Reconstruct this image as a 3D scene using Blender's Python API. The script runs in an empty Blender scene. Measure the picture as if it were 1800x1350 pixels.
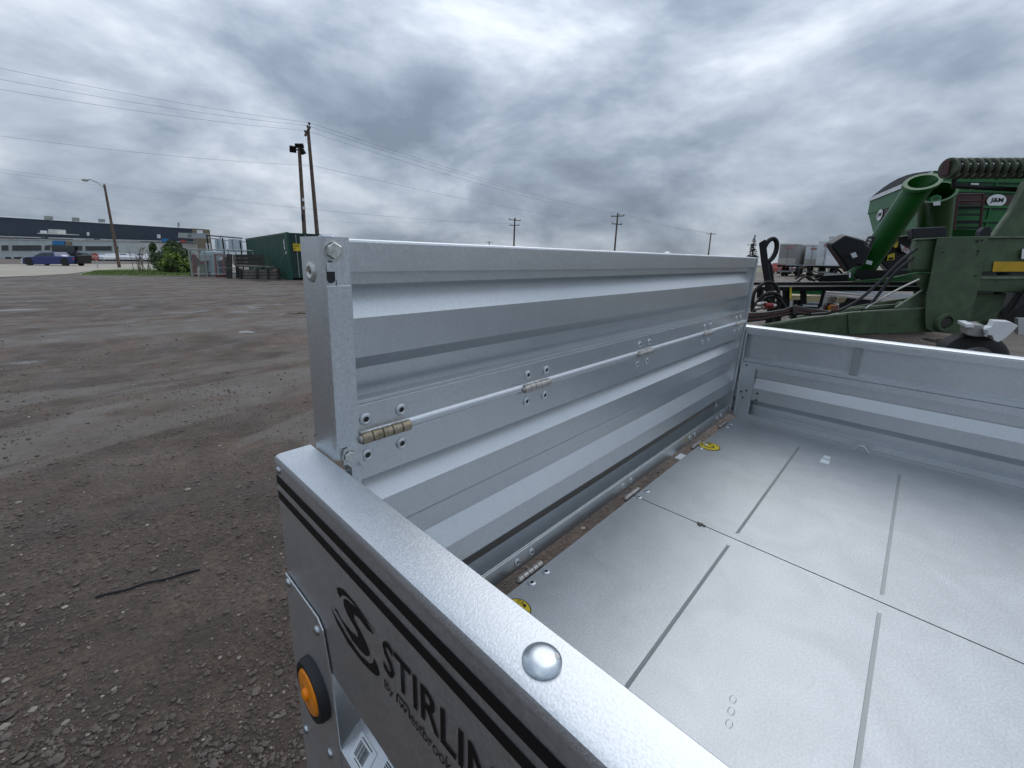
import bpy, bmesh, math, random
from mathutils import Vector, Matrix, noise
random.seed(7)
sc = bpy.context.scene
COL = sc.collection

# ------------------------------------------------------------------ camera
FPX, PX, PY = 752.4555, 894.49, 628.78          # focal length and principal point, photo pixels
def axes(yaw, pitch, roll):
    cy, sy, cp, sp = math.cos(yaw), math.sin(yaw), math.cos(pitch), math.sin(pitch)
    fw = Vector((cy*cp, sy*cp, sp)); rt = Vector((sy, -cy, 0)); up = rt.cross(fw)
    cr, sr = math.cos(roll), math.sin(roll)
    return rt*cr + up*sr, up*cr - rt*sr, fw
def cam_matrix(pos, ax):
    r, u, f = ax
    return Matrix(((r.x, u.x, -f.x, pos[0]), (r.y, u.y, -f.y, pos[1]), (r.z, u.z, -f.z, pos[2]), (0, 0, 0, 1)))
YAW = 0.76
CAMP = Vector((-0.2245, -0.5429, 1.25))
AX = axes(YAW, -0.2226, 0.0145)                  # camera in the world
CM = cam_matrix(CAMP, AX)
TM = CM @ cam_matrix((-0.2245, -0.5429, 0.6908), axes(YAW, -0.2366, 0.0261)).inverted()   # trailer stands a little off level
cam = bpy.data.cameras.new('camera'); camo = bpy.data.objects.new('camera', cam); COL.objects.link(camo)
camo.matrix_world = CM
cam.sensor_width = 36; cam.lens = 36*FPX/1800
cam.shift_x = (900-PX)/1800; cam.shift_y = -(675-PY)/1800
cam.clip_start = 0.02; cam.clip_end = 3000
sc.camera = camo

# ------------------------------------------------------------------ sky, sun, exposure
SUN_EL, SUN_AZ = math.radians(52), math.radians(18)      # azimuth of the sun measured from +X
w = bpy.data.worlds.new('World'); sc.world = w; w.use_nodes = True
nt = w.node_tree; nt.nodes.clear()
def N(t, **k):
    n = nt.nodes.new(t)
    for a, b in k.items(): setattr(n, a, b)
    return n
def L(a, b): nt.links.new(a, b)
def mth(op, a, b=None, clamp=False):
    n = N('ShaderNodeMath', operation=op, use_clamp=clamp)
    for i, v in enumerate((a, b)):
        if v is None: continue
        if isinstance(v, (int, float)): n.inputs[i].default_value = v
        else: L(v, n.inputs[i])
    return n.outputs[0]
tc = N('ShaderNodeTexCoord'); sep = N('ShaderNodeSeparateXYZ'); L(tc.outputs['Generated'], sep.inputs[0])
zc = mth('MAXIMUM', sep.outputs[2], 0.0)
den = mth('ADD', mth('MULTIPLY', zc, 0.55), 0.45)
cmb = N('ShaderNodeCombineXYZ'); L(mth('DIVIDE', sep.outputs[0], den), cmb.inputs[0]); L(mth('DIVIDE', sep.outputs[1], den), cmb.inputs[1]); L(mth('MULTIPLY', zc, 3.0), cmb.inputs[2])
mp = N('ShaderNodeMapping'); mp.inputs['Rotation'].default_value = (0, 0, math.radians(25)); mp.inputs['Scale'].default_value = (1.0, 1.0, 1); mp.inputs['Location'].default_value = (3.3, 1.7, 0)
L(cmb.outputs[0], mp.inputs[0])
def nz(scale, detail, rough, dist, z=0.0):
    n = N('ShaderNodeTexNoise'); n.inputs['Scale'].default_value = scale; n.inputs['Detail'].default_value = detail
    n.inputs['Roughness'].default_value = rough; n.inputs['Distortion'].default_value = dist
    a = N('ShaderNodeVectorMath', operation='ADD'); a.inputs[1].default_value = (0, 0, z); L(mp.outputs[0], a.inputs[0]); L(a.outputs[0], n.inputs['Vector'])
    return n.outputs[0]
c1 = nz(1.75, 12, 0.54, 0.22); c2 = nz(0.8, 3, 0.5, 0.2, 4.0); c3 = nz(6.5, 6, 0.6, 0.3, 9.0)
cl = mth('ADD', mth('ADD', mth('MULTIPLY', c1, 0.68), mth('MULTIPLY', c2, 0.24)), mth('MULTIPLY', c3, 0.10))
rp = N('ShaderNodeValToRGB'); e = rp.color_ramp.elements
e[0].position = 0.385; e[0].color = (0.195, 0.240, 0.310, 1)
e[1].position = 0.635; e[1].color = (0.70, 0.755, 0.83, 1)
x = rp.color_ramp.elements.new(0.465); x.color = (0.29, 0.350, 0.435, 1)
x = rp.color_ramp.elements.new(0.545); x.color = (0.45, 0.515, 0.605, 1)
L(cl, rp.inputs[0])
el = N('ShaderNodeMapRange'); el.inputs[1].default_value = 0.0; el.inputs[2].default_value = 1.0; el.inputs[3].default_value = 0.74; el.inputs[4].default_value = 1.85
L(zc, el.inputs[0])
mul = N('ShaderNodeMix', data_type='RGBA', blend_type='MULTIPLY'); mul.inputs[0].default_value = 1
L(rp.outputs[0], mul.inputs[6]); L(el.outputs[0], mul.inputs[7])
sky = N('ShaderNodeTexSky', sky_type='NISHITA', sun_disc=False, sun_elevation=SUN_EL, sun_rotation=math.pi/2 - SUN_AZ)
b1 = N('ShaderNodeBackground'); b1.inputs[1].default_value = 1.0; L(mul.outputs[2], b1.inputs[0])
b2 = N('ShaderNodeBackground'); b2.inputs[1].default_value = 0.08; L(sky.outputs[0], b2.inputs[0])
mx = N('ShaderNodeMixShader'); mx.inputs[0].default_value = 0.06
L(b1.outputs[0], mx.inputs[1]); L(b2.outputs[0], mx.inputs[2])
wo = N('ShaderNodeOutputWorld'); L(mx.outputs[0], wo.inputs[0])
sl = bpy.data.lights.new('sun', 'SUN'); sl.energy = 0.75; sl.angle = math.radians(50); sl.color = (1, 0.97, 0.93)
so = bpy.data.objects.new('sun', sl); COL.objects.link(so)
so.rotation_euler = Vector((-math.cos(SUN_EL)*math.cos(SUN_AZ), -math.cos(SUN_EL)*math.sin(SUN_AZ), -math.sin(SUN_EL))).to_track_quat('-Z', 'Y').to_euler()
so.location = (0, 0, 40)
sc.view_settings.view_transform = 'Standard'; sc.view_settings.look = 'None'
sc.view_settings.exposure = 0.22; sc.view_settings.gamma = 1.0; sc.view_settings.use_curve_mapping = False

# ------------------------------------------------------------------ materials
def srgb(r, g, b):
    f = lambda c: (c/255/12.92) if c/255 <= 0.04045 else ((c/255+0.055)/1.055)**2.4
    return (f(r), f(g), f(b), 1)
MATS = {}
def mat(name, col, rough=0.6, metal=0.0, var=0.0, vscale=8.0, bump=0.0, bscale=60.0, rvar=0.0, col2=None, spec=0.5, coat=0.0, detail=5):
    m = bpy.data.materials.new(name); m.use_nodes = True; t = m.node_tree; p = t.nodes['Principled BSDF']
    p.inputs['Roughness'].default_value = rough; p.inputs['Metallic'].default_value = metal
    p.inputs['Specular IOR Level'].default_value = spec; p.inputs['Coat Weight'].default_value = coat
    col = tuple(col)[:3] + (1,)
    p.inputs['Base Color'].default_value = col
    tcn = t.nodes.new('ShaderNodeTexCoord')
    if var or col2 or rvar:
        n = t.nodes.new('ShaderNodeTexNoise'); n.inputs['Scale'].default_value = vscale; n.inputs['Detail'].default_value = detail
        n.inputs['Roughness'].default_value = 0.6
        t.links.new(tcn.outputs['Object'], n.inputs['Vector'])
        r = t.nodes.new('ShaderNodeValToRGB')
        a, b = r.color_ramp.elements; a.position = 0.33; b.position = 0.67
        if col2: a.color = tuple(col2)[:3]+(1,); b.color = col
        else:
            a.color = tuple(c*(1-var) for c in col[:3])+(1,); b.color = tuple(min(1, c*(1+var)) for c in col[:3])+(1,)
        t.links.new(n.outputs[0], r.inputs[0]); t.links.new(r.outputs[0], p.inputs['Base Color'])
        if rvar:
            q = t.nodes.new('ShaderNodeMapRange'); q.inputs[1].default_value = 0.3; q.inputs[2].default_value = 0.7
            q.inputs[3].default_value = rough-rvar; q.inputs[4].default_value = rough+rvar
            t.links.new(n.outputs[0], q.inputs[0]); t.links.new(q.outputs[0], p.inputs['Roughness'])
    if bump:
        n2 = t.nodes.new('ShaderNodeTexNoise'); n2.inputs['Scale'].default_value = bscale; n2.inputs['Detail'].default_value = 4
        t.links.new(tcn.outputs['Object'], n2.inputs['Vector'])
        bn = t.nodes.new('ShaderNodeBump'); bn.inputs['Strength'].default_value = bump; bn.inputs['Distance'].default_value = 0.02
        t.links.new(n2.outputs[0], bn.inputs['Height']); t.links.new(bn.outputs[0], p.inputs['Normal'])
    MATS[name] = m
    return m
def galv(name, col, rough, scuff=0.0, metal=0.97, bump=0.05, fv=0.065, fs_=260):
    m = bpy.data.materials.new(name); m.use_nodes = True; t = m.node_tree; p = t.nodes['Principled BSDF']
    p.inputs['Metallic'].default_value = metal
    tcn = t.nodes.new('ShaderNodeTexCoord')
    def tex(scale, detail, dist=0.0):
        n = t.nodes.new('ShaderNodeTexNoise'); n.inputs['Scale'].default_value = scale; n.inputs['Detail'].default_value = detail; n.inputs['Distortion'].default_value = dist
        t.links.new(tcn.outputs['Object'], n.inputs['Vector']); return n.outputs[0]
    def rng(src, a, b, lo=0.3, hi=0.7):
        q = t.nodes.new('ShaderNodeMapRange'); q.inputs[1].default_value = lo; q.inputs[2].default_value = hi; q.inputs[3].default_value = a; q.inputs[4].default_value = b
        t.links.new(src, q.inputs[0]); return q.outputs[0]
    def mm(op, a, b):
        n = t.nodes.new('ShaderNodeMath'); n.operation = op
        for i, v in enumerate((a, b)):
            if isinstance(v, (int, float)): n.inputs[i].default_value = v
            else: t.links.new(v, n.inputs[i])
        return n.outputs[0]
    fine = tex(fs_, 2); mid = tex(28, 5, 0.4); big = tex(3.2, 4, 0.3)
    vfac = mm('MULTIPLY', mm('MULTIPLY', rng(fine, 1-fv, 1+fv), rng(mid, 0.98, 1.02)), rng(big, 0.965, 1.03))
    if scuff:      # rubbed-in scratches and grime
        vo = t.nodes.new('ShaderNodeTexVoronoi'); vo.feature = 'DISTANCE_TO_EDGE'; vo.inputs['Scale'].default_value = 5.5
        wv = t.nodes.new('ShaderNodeMix'); wv.data_type = 'VECTOR'; wv.inputs[0].default_value = 0.12
        nn = t.nodes.new('ShaderNodeTexNoise'); nn.inputs['Scale'].default_value = 4; nn.inputs['Detail'].default_value = 4
        t.links.new(tcn.outputs['Object'], nn.inputs['Vector']); t.links.new(tcn.outputs['Object'], wv.inputs[4]); t.links.new(nn.outputs['Color'], wv.inputs[5])
        t.links.new(wv.outputs[1], vo.inputs['Vector'])
        line = rng(vo.outputs['Distance'], 1.0, 0.0, 0.0, 0.006)
        gate = rng(tex(2.3, 2), 0.0, 1.0, 0.55, 0.62)
        vfac = mm('MULTIPLY', vfac, mm('SUBTRACT', 1.0, mm('MULTIPLY', mm('MULTIPLY', line, gate), scuff)))
        spots = rng(tex(46, 2), 0.0, 1.0, 0.69, 0.75)
        vfac = mm('MULTIPLY', vfac, mm('SUBTRACT', 1.0, mm('MULTIPLY', spots, scuff*0.6)))
    if scuff:      # dried water marks and rubbed patches
        st = tex(7.0, 6, 1.2); vfac = mm('MULTIPLY', vfac, rng(st, 0.95, 1.03, 0.36, 0.62))
        sm = tex(1.4, 3, 0.5); vfac = mm('MULTIPLY', vfac, rng(sm, 0.97, 1.02, 0.35, 0.65))
    mx = t.nodes.new('ShaderNodeMix'); mx.data_type = 'RGBA'; mx.blend_type = 'MULTIPLY'; mx.inputs[0].default_value = 1
    mx.inputs[6].default_value = tuple(col)[:3]+(1,)
    t.links.new(vfac, mx.inputs[7]); t.links.new(mx.outputs[2], p.inputs['Base Color'])
    t.links.new(mm('ADD', rng(mid, rough-0.012, rough+0.015), rng(fine, -0.03, 0.03)), p.inputs['Roughness'])
    bn = t.nodes.new('ShaderNodeBump'); bn.inputs['Strength'].default_value = bump; bn.inputs['Distance'].default_value = 0.001
    t.links.new(fine, bn.inputs['Height'])
    bn2 = t.nodes.new('ShaderNodeBump'); bn2.inputs['Strength'].default_value = 0.010; bn2.inputs['Distance'].default_value = 0.012
    t.links.new(big, bn2.inputs['Height']); t.links.new(bn.outputs[0], bn2.inputs['Normal'])
    t.links.new(bn2.outputs[0], p.inputs['Normal'])
    MATS[name] = m
    return m
GALV = (0.58, 0.602, 0.615)
galv('galvanised sheet', GALV, 0.36, bump=0.02)
galv('galvanised cap', (0.60, 0.625, 0.65), 0.46, bump=0.22, fv=0.11, fs_=520)
galv('galvanised floor', (0.50, 0.52, 0.535), 0.52, scuff=0.11, bump=0.14, fv=0.13)
galv('galvanised side', (0.62, 0.63, 0.64), 0.44)
galv('groove shade and stake grey', (0.37, 0.385, 0.395), 0.58)  # darker metal that paints the shade in the floor grooves; stakes use it too
galv('galvanised frame', (0.60, 0.63, 0.65), 0.42, fv=0.10)
mat('zinc bolt', (0.50, 0.54, 0.57), 0.30, 1.0, var=0.1, vscale=90)
mat('dull steel', (0.42, 0.40, 0.37), 0.42, 0.9, var=0.25, vscale=120)
mat('brass steel', (0.30, 0.25, 0.18), 0.45, 0.8, var=0.35, vscale=90)
mat('rivet hole', (0.012, 0.013, 0.015), 0.6)
mat('black decal', (0.006, 0.006, 0.007), 0.45, var=0.15, spec=0.2)
mat('black rubber', (0.010, 0.010, 0.011), 0.6, var=0.3, vscale=20)
mat('black paint', (0.007, 0.0075, 0.009), 0.42, var=0.3, vscale=12, spec=0.3)
mat('hose', (0.008, 0.0085, 0.009), 0.45, spec=0.35)
mat('amber lens', (0.80, 0.24, 0.004), 0.22, var=0.22, vscale=60, spec=0.3)
mat('paper label', (0.66, 0.70, 0.72), 0.5)
mat('yellow decal', (0.66, 0.50, 0.03), 0.45)
mat('white paint', (0.72, 0.74, 0.75), 0.45, var=0.06, vscale=2)
mat('trailer white', (0.62, 0.66, 0.68), 0.5, var=0.08, vscale=0.6)
mat('trailer grey', (0.28, 0.275, 0.26), 0.55, var=0.1, vscale=0.6)
mat('cart green', (0.013, 0.125, 0.030), 0.42, var=0.2, vscale=3, spec=0.35)
mat('tube green', (0.006, 0.080, 0.010), 0.30, var=0.12, vscale=3, spec=0.4)
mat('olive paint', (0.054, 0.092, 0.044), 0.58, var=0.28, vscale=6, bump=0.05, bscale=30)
mat('olive pale', (0.13, 0.165, 0.105), 0.65, var=0.25, vscale=9)  # paler olive; paints the lit upper edges of drawbar, beams and arm
mat('coil paint', (0.06, 0.075, 0.040), 0.6, var=0.35, vscale=12)
mat('maroon', (0.05, 0.014, 0.016), 0.5)
mat('tarp', (0.006, 0.007, 0.010), 0.5, var=0.2, vscale=4)
mat('dark plastic', (0.011, 0.013, 0.017), 0.5, spec=0.3)
mat('yellow stripe', (0.50, 0.30, 0.005), 0.5, var=0.15)
mat('wood weathered', (0.13, 0.12, 0.105), 0.85, var=0.45, vscale=6)
mat('wood dark', (0.045, 0.044, 0.038), 0.85, var=0.4, vscale=4)
mat('wood new', (0.52, 0.42, 0.26), 0.7, var=0.15, vscale=6)
mat('pole wood', (0.12, 0.085, 0.065), 0.85, var=0.4, vscale=5)
mat('container green', (0.008, 0.070, 0.042), 0.5, var=0.22, vscale=1.4)
mat('container dark', (0.006, 0.035, 0.030), 0.5, var=0.2)
mat('navy cladding', (0.028, 0.042, 0.064), 0.6, var=0.08, vscale=0.4)
mat('concrete light', (0.60, 0.60, 0.56), 0.8, var=0.12, vscale=0.35)
mat('office wall', (0.47, 0.52, 0.52), 0.75, var=0.1, vscale=0.5)
mat('tan wall', (0.20, 0.17, 0.125), 0.8, var=0.12)
mat('window glass', (0.022, 0.032, 0.04), 0.12, var=0.3, vscale=0.8)
mat('blue sign', (0.025, 0.19, 0.42), 0.5)
mat('orange faded', (0.28, 0.19, 0.12), 0.7)
mat('truck blue', (0.010, 0.030, 0.15), 0.25, coat=0.6)
mat('car white', (0.72, 0.74, 0.76), 0.28, coat=0.5)
mat('car dark', (0.05, 0.06, 0.075), 0.28, coat=0.5)
mat('car silver', (0.35, 0.38, 0.40), 0.3, 0.5)
mat('chrome', (0.75, 0.75, 0.75), 0.15, 1.0)
mat('red paint', (0.22, 0.018, 0.02), 0.5, var=0.2)
mat('stop red', (0.36, 0.06, 0.05), 0.5)
mat('fence steel', (0.38, 0.41, 0.40), 0.5, 0.5)
mat('pale blue tank', (0.34, 0.42, 0.46), 0.5, var=0.1, vscale=2)
mat('green tank', (0.12, 0.15, 0.09), 0.6, var=0.2)
mat('rust', (0.13, 0.055, 0.035), 0.85, var=0.5, vscale=40)
mat('wire', (0.16, 0.175, 0.20), 0.6)
mat('insulator', (0.03, 0.035, 0.05), 0.3)
mat('leaf green', (0.25, 0.33, 0.06), 0.6, col2=(0.13, 0.21, 0.035), vscale=3.0)
mat('leaf dark', (0.085, 0.12, 0.045), 0.65, col2=(0.045, 0.07, 0.025), vscale=3.0)
mat('leaf spruce', (0.014, 0.024, 0.018), 0.7)
mat('twig', (0.13, 0.11, 0.09), 0.8)
mat('bark', (0.06, 0.045, 0.035), 0.9, var=0.3)
mat('grass', (0.14, 0.19, 0.045), 0.7, col2=(0.10, 0.14, 0.036), vscale=0.6)
mat('gravel road', (0.42, 0.38, 0.31), 0.9, col2=(0.31, 0.275, 0.225), vscale=0.25)
mat('stone', (0.135, 0.108, 0.088), 0.7, col2=(0.055, 0.043, 0.035), vscale=14)
mat('panel glass', (0.50, 0.57, 0.62), 0.12, 0.5)
mat('dry grass', (0.16, 0.15, 0.08), 0.8, var=0.3)
M = MATS

# ------------------------------------------------------------------ mesh helpers
class MB:
    def __init__(s, f=None):
        s.v = []; s.f = []; s.m = []; s.map = f
    def add(s, verts, faces, m=0):
        k = len(s.v)
        s.v += [s.map(*p) if s.map else Vector(p) for p in verts]
        s.f += [tuple(i+k for i in q) for q in faces]; s.m += [m]*len(faces)
        return s
    def box(s, x0, x1, y0, y1, z0, z1, m=0):
        return s.add([(x0,y0,z0),(x1,y0,z0),(x1,y1,z0),(x0,y1,z0),(x0,y0,z1),(x1,y0,z1),(x1,y1,z1),(x0,y1,z1)],
                     [(0,3,2,1),(4,5,6,7),(0,1,5,4),(1,2,6,5),(2,3,7,6),(3,0,4,7)], m)
    def prism(s, poly, vec, m=0):
        n = len(poly); a = [Vector(p) for p in poly]; b = [p+Vector(vec) for p in a]
        return s.add([tuple(p) for p in a+b], [tuple(range(n)), tuple(range(2*n-1, n-1, -1))]+[(i, i+n, (i+1) % n+n, (i+1) % n) for i in range(n)], m)
    def sheet(s, prof, x0, x1, mk, m=0):
        """extrude an open profile [(a,b)] between x0 and x1; mk(x,a,b) makes the point"""
        n = len(prof); vs = [mk(x0, *p) for p in prof]+[mk(x1, *p) for p in prof]
        return s.add(vs, [(i, i+1, n+i+1, n+i) for i in range(n-1)], m)
    def tube(s, path, r, seg=8, m=0, cap=True):
        pts = [Vector(p) for p in path]; n = len(pts); rs = r if isinstance(r, (list, tuple)) else [r]*n
        ref = None; vs = []
        for i, p in enumerate(pts):
            d = (pts[min(i+1, n-1)]-pts[max(i-1, 0)]).normalized()
            if ref is None: ref = Vector((0, 0, 1)) if abs(d.z) < 0.9 else Vector((1, 0, 0))
            a = (ref - d*ref.dot(d)).normalized(); b = d.cross(a); ref = a
            vs += [tuple(p+(a*math.cos(2*math.pi*k/seg)+b*math.sin(2*math.pi*k/seg))*rs[i]) for k in range(seg)]
        fs = [(i*seg+k, i*seg+(k+1) % seg, (i+1)*seg+(k+1) % seg, (i+1)*seg+k) for i in range(n-1) for k in range(seg)]
        if cap: fs += [tuple(range(seg-1, -1, -1)), tuple(range((n-1)*seg, n*seg))]
        return s.add(vs, fs, m)
    def lathe(s, org, axis, prof, seg=16, ms=None):
        """prof: (radius, height along axis); ms: material per band"""
        o = Vector(org); d = Vector(axis).normalized(); t = Vector((0, 0, 1)) if abs(d.z) < 0.9 else Vector((1, 0, 0))
        a = (t-d*t.dot(d)).normalized(); b = d.cross(a); vs = []
        for r, h in prof: vs += [tuple(o+d*h+(a*math.cos(2*math.pi*k/seg)+b*math.sin(2*math.pi*k/seg))*max(r, 1e-5)) for k in range(seg)]
        for i in range(len(prof)-1):
            fs = [(i*seg+k, i*seg+(k+1) % seg, (i+1)*seg+(k+1) % seg, (i+1)*seg+k) for k in range(seg)]
            if i == 0: s.add(vs, fs, ms[i] if ms else 0); base = len(s.v)-len(vs)
            else: s.f += [tuple(q+base for q in f) for f in fs]; s.m += [ms[i] if ms else 0]*len(fs)
        return s
    def build(s, name, mats, parent=None, smooth=False, bevel=0.0, solid=0.0, org=None, seg=2):
        if org is None: org = ORG.get(root_of(parent), Vector()) if parent else Vector()
        me = bpy.data.meshes.new(name); me.from_pydata([tuple(p-org) for p in s.v], [], s.f)
        for mm_ in (mats if isinstance(mats, (list, tuple)) else [mats]): me.materials.append(M[mm_])
        me.polygons.foreach_set('material_index', s.m)
        bm = bmesh.new(); bm.from_mesh(me); bmesh.ops.recalc_face_normals(bm, faces=bm.faces); bm.to_mesh(me); bm.free()
        o = bpy.data.objects.new(name, me); COL.objects.link(o)
        if parent: o.parent = parent
        if smooth:
            me.polygons.foreach_set('use_smooth', [True]*len(me.polygons)); me.update()
            me.set_sharp_from_angle(angle=math.radians(38))
        if solid:
            q = o.modifiers.new('thickness', 'SOLIDIFY'); q.thickness = solid; q.offset = 0
        if bevel:
            q = o.modifiers.new('bevel', 'BEVEL'); q.width = bevel; q.segments = seg; q.limit_method = 'ANGLE'
        return o
ORG = {}
def root_of(o):
    while o.parent: o = o.parent
    return o.name
def tag(o, label, cat, group=None, kind=None):
    if label: o['label'] = label
    if cat: o['category'] = cat
    if group: o['group'] = group
    if kind: o['kind'] = kind
    return o
def thing(name, label, cat, at, group=None):
    o = bpy.data.objects.new(name, None); COL.objects.link(o); o.empty_display_size = 0.1
    o.location = at; ORG[o.name] = Vector(at); tag(o, label, cat, group)
    return o
def copy_part(o, parent, loc=None):
    c = o.copy(); COL.objects.link(c); c.parent = parent
    if loc is not None: c.location = loc
    for ch in [q for q in bpy.data.objects if q.parent == o]:
        d = ch.copy(); COL.objects.link(d); d.parent = c
    return c
def text_mesh(txt, size, extrude=0.0, bold=0.0):
    cu = bpy.data.curves.new('t', 'FONT'); cu.body = txt; cu.size = size; cu.extrude = extrude; cu.resolution_u = 3; cu.offset = bold
    o = bpy.data.objects.new('t', cu); COL.objects.link(o)
    dg = bpy.context.evaluated_depsgraph_get(); me = bpy.data.meshes.new_from_object(o.evaluated_get(dg))
    bpy.data.objects.remove(o); bpy.data.curves.remove(cu)
    return me
def put_text(name, txt, mtl, parent, origin, ex, ey, width=None, height=None, thick=0.0004, bold=0.0):
    """lettering as a thin mesh on a plane: origin is the lower left corner in the parent's space"""
    me = text_mesh(txt, 1.0, 0.0, bold)
    vs = [v.co.copy() for v in me.vertices]
    x0 = min(v.x for v in vs); x1 = max(v.x for v in vs); y0 = min(v.y for v in vs); y1 = max(v.y for v in vs)
    sy = height/(y1-y0) if height else None; sx = width/(x1-x0) if width else sy
    if sy is None: sy = sx
    ex = Vector(ex).normalized(); ey = Vector(ey).normalized(); ez = ex.cross(ey); o_ = Vector(origin)
    for v, c in zip(me.vertices, vs): v.co = o_ + ex*((c.x-x0)*sx) + ey*((c.y-y0)*sy) + ez*thick
    me.materials.clear(); me.materials.append(M[mtl])
    o = bpy.data.objects.new(name, me); COL.objects.link(o); o.parent = parent
    return o
# photo pixels -> places.  F, R: ground directions away from and across the view
F = Vector((math.cos(YAW), math.sin(YAW), 0)); RT = Vector((math.sin(YAW), -math.cos(YAW), 0))
def ray(x, y): return AX[2] + AX[0]*((x-PX)/FPX) - AX[1]*((y-PY)/FPX)
def gp(x, y):                                   # on the ground
    d = ray(x, y); return CAMP + d*(-CAMP.z/d.z)
def V(x, y, D):                                 # on the upright plane D metres ahead: (across, height)
    d = ray(x, y); p = d*(D/d.dot(F)); return p.dot(RT), CAMP.z+p.z
def WP(x, y, D): d = ray(x, y); return CAMP + d*(D/d.dot(F))
def LF(a, d, z): return Vector((CAMP.x, CAMP.y, 0)) + RT*a + F*d + Vector((0, 0, z))
def foot(x, D, z=0.0): return LF(V(x, 460, D)[0], D, z)
def lat(x, D): return V(x, 465, D)[0]
SKEW = 0.0
def pxprism(mb, poly, D, t, m=0, Ds=None):      # traced outline at its distance D, t metres deep
    a = []
    for i, q in enumerate(poly):
        d = Ds[i] if Ds else D; l, z = V(q[0], q[1], d); a.append((l, d, z))
    n = len(a); b = [(l+t*SKEW, d+t, z) for l, d, z in a]       # SKEW: which way the whole group of things faces
    mb.add(a+b, [tuple(range(n)), tuple(range(2*n-1, n-1, -1))]+[(i, i+n, (i+1) % n+n, (i+1) % n) for i in range(n)], m)
    return mb

# ================================================================== GROUND
def lumps(x, y):
    p = Vector((x*0.35, y*0.35, 0)); a = 0.035*noise.fractal(p, 0.9, 2.0, 3)
    return a + 0.016*noise.fractal(Vector((x*2.4, y*2.4, 3)), 1.0, 2.0, 3)
def ground_z(x, y):
    r = math.hypot(x-CAMP.x, y-CAMP.y); k = 1.0 if r < 16 else max(0.0, 1-(r-16)/30)
    return lumps(x, y)*k if k > 0 else 0.0
def make_ground():
    mb = MB(); rs = [0.0]; r = 0.25
    while r < 900: rs.append(r); r *= (1.022 if r < 9 else 1.045 if r < 40 else 1.12)
    na = 420; vs = [(CAMP.x, CAMP.y, 0)]
    for r in rs[1:]:
        for k in range(na):
            a = 2*math.pi*k/na; x = CAMP.x+r*math.cos(a); y = CAMP.y+r*math.sin(a)
            vs.append((x, y, ground_z(x, y)))
    fs = [(0, 1+k, 1+(k+1) % na) for k in range(na)]
    for i in range(len(rs)-2):
        for k in range(na): fs.append((1+i*na+k, 1+(i+1)*na+k, 1+(i+1)*na+(k+1) % na, 1+i*na+(k+1) % na))
    mb.add(vs, fs)
    m = bpy.data.materials.new('wet dirt'); m.use_nodes = True; t = m.node_tree; p = t.nodes['Principled BSDF']; MATS['wet dirt'] = m
    tcn = t.nodes.new('ShaderNodeTexCoord')
    def tex(scale, detail, rough=0.6, dist=0.0, vec=None):
        n = t.nodes.new('ShaderNodeTexNoise'); n.inputs['Scale'].default_value = scale; n.inputs['Detail'].default_value = detail
        n.inputs['Roughness'].default_value = rough; n.inputs['Distortion'].default_value = dist
        t.links.new(vec or tcn.outputs['Object'], n.inputs['Vector']); return n.outputs[0]
    def rng(src, a, b, lo, hi):
        q = t.nodes.new('ShaderNodeMapRange'); q.inputs[1].default_value = lo; q.inputs[2].default_value = hi; q.inputs[3].default_value = a; q.inputs[4].default_value = b
        t.links.new(src, q.inputs[0]); return q.outputs[0]
    def ramp(src, els):
        r_ = t.nodes.new('ShaderNodeValToRGB'); ee = r_.color_ramp.elements
        ee[0].position, ee[0].color = els[0][0], els[0][1]+(1,); ee[1].position, ee[1].color = els[-1][0], els[-1][1]+(1,)
        for q in els[1:-1]: z = ee.new(q[0]); z.color = q[1]+(1,)
        t.links.new(src, r_.inputs[0]); return r_.outputs[0]
    def mixc(f, a, b, bl='MIX'):
        n = t.nodes.new('ShaderNodeMix'); n.data_type = 'RGBA'; n.blend_type = bl
        for i, v in ((0, f), (6, a), (7, b)):
            if isinstance(v, (int, float)): n.inputs[i].default_value = v
            elif isinstance(v, tuple): n.inputs[i].default_value = v
            else: t.links.new(v, n.inputs[i])
        return n.outputs[2]
    mpn = t.nodes.new('ShaderNodeMapping'); mpn.inputs['Rotation'].default_value = (0, 0, math.radians(20)); mpn.inputs['Scale'].default_value = (0.30, 1.0, 1)
    t.links.new(tcn.outputs['Object'], mpn.inputs[0]); track = mpn.outputs[0]
    base = ramp(tex(1.1, 8, 0.65, 0.3), [(0.3, (0.068, 0.047, 0.035)), (0.5, (0.110, 0.078, 0.058)), (0.72, (0.160, 0.117, 0.088))])
    grit = ramp(tex(55, 6, 0.75), [(0.28, (0.42, 0.40, 0.38)), (0.5, (0.95, 0.95, 0.95)), (0.75, (1.75, 1.65, 1.5))])
    col = mixc(1.0, base, grit, 'MULTIPLY')
    col = mixc(1.0, col, ramp(tex(5.5, 6, 0.7), [(0.30, (0.70,)*3), (0.5, (0.98,)*3), (0.72, (1.38, 1.34, 1.28))]), 'MULTIPLY')
    col = mixc(1.0, col, ramp(tex(0.33, 6, 0.75, 0.5, track), [(0.30, (0.72,)*3), (0.5, (1.0,)*3), (0.70, (1.30, 1.27, 1.22))]), 'MULTIPLY')
    vo = t.nodes.new('ShaderNodeTexVoronoi'); vo.inputs['Scale'].default_value = 42; t.links.new(tcn.outputs['Object'], vo.inputs['Vector'])
    silt = rng(tex(0.75, 4, 0.5, 0.6, track), 0.0, 1.0, 0.52, 0.56)           # smooth silt left by drying puddles
    col = mixc(silt, col, mixc(1.0, (0.105, 0.085, 0.068, 1), ramp(tex(20, 4), [(0.3, (0.85,)*3), (0.7, (1.15,)*3)]), 'MULTIPLY'))
    wet = rng(tex(0.55, 5, 0.55, 0.4, track), 0.0, 1.0, 0.60, 0.635)         # standing water
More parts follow.
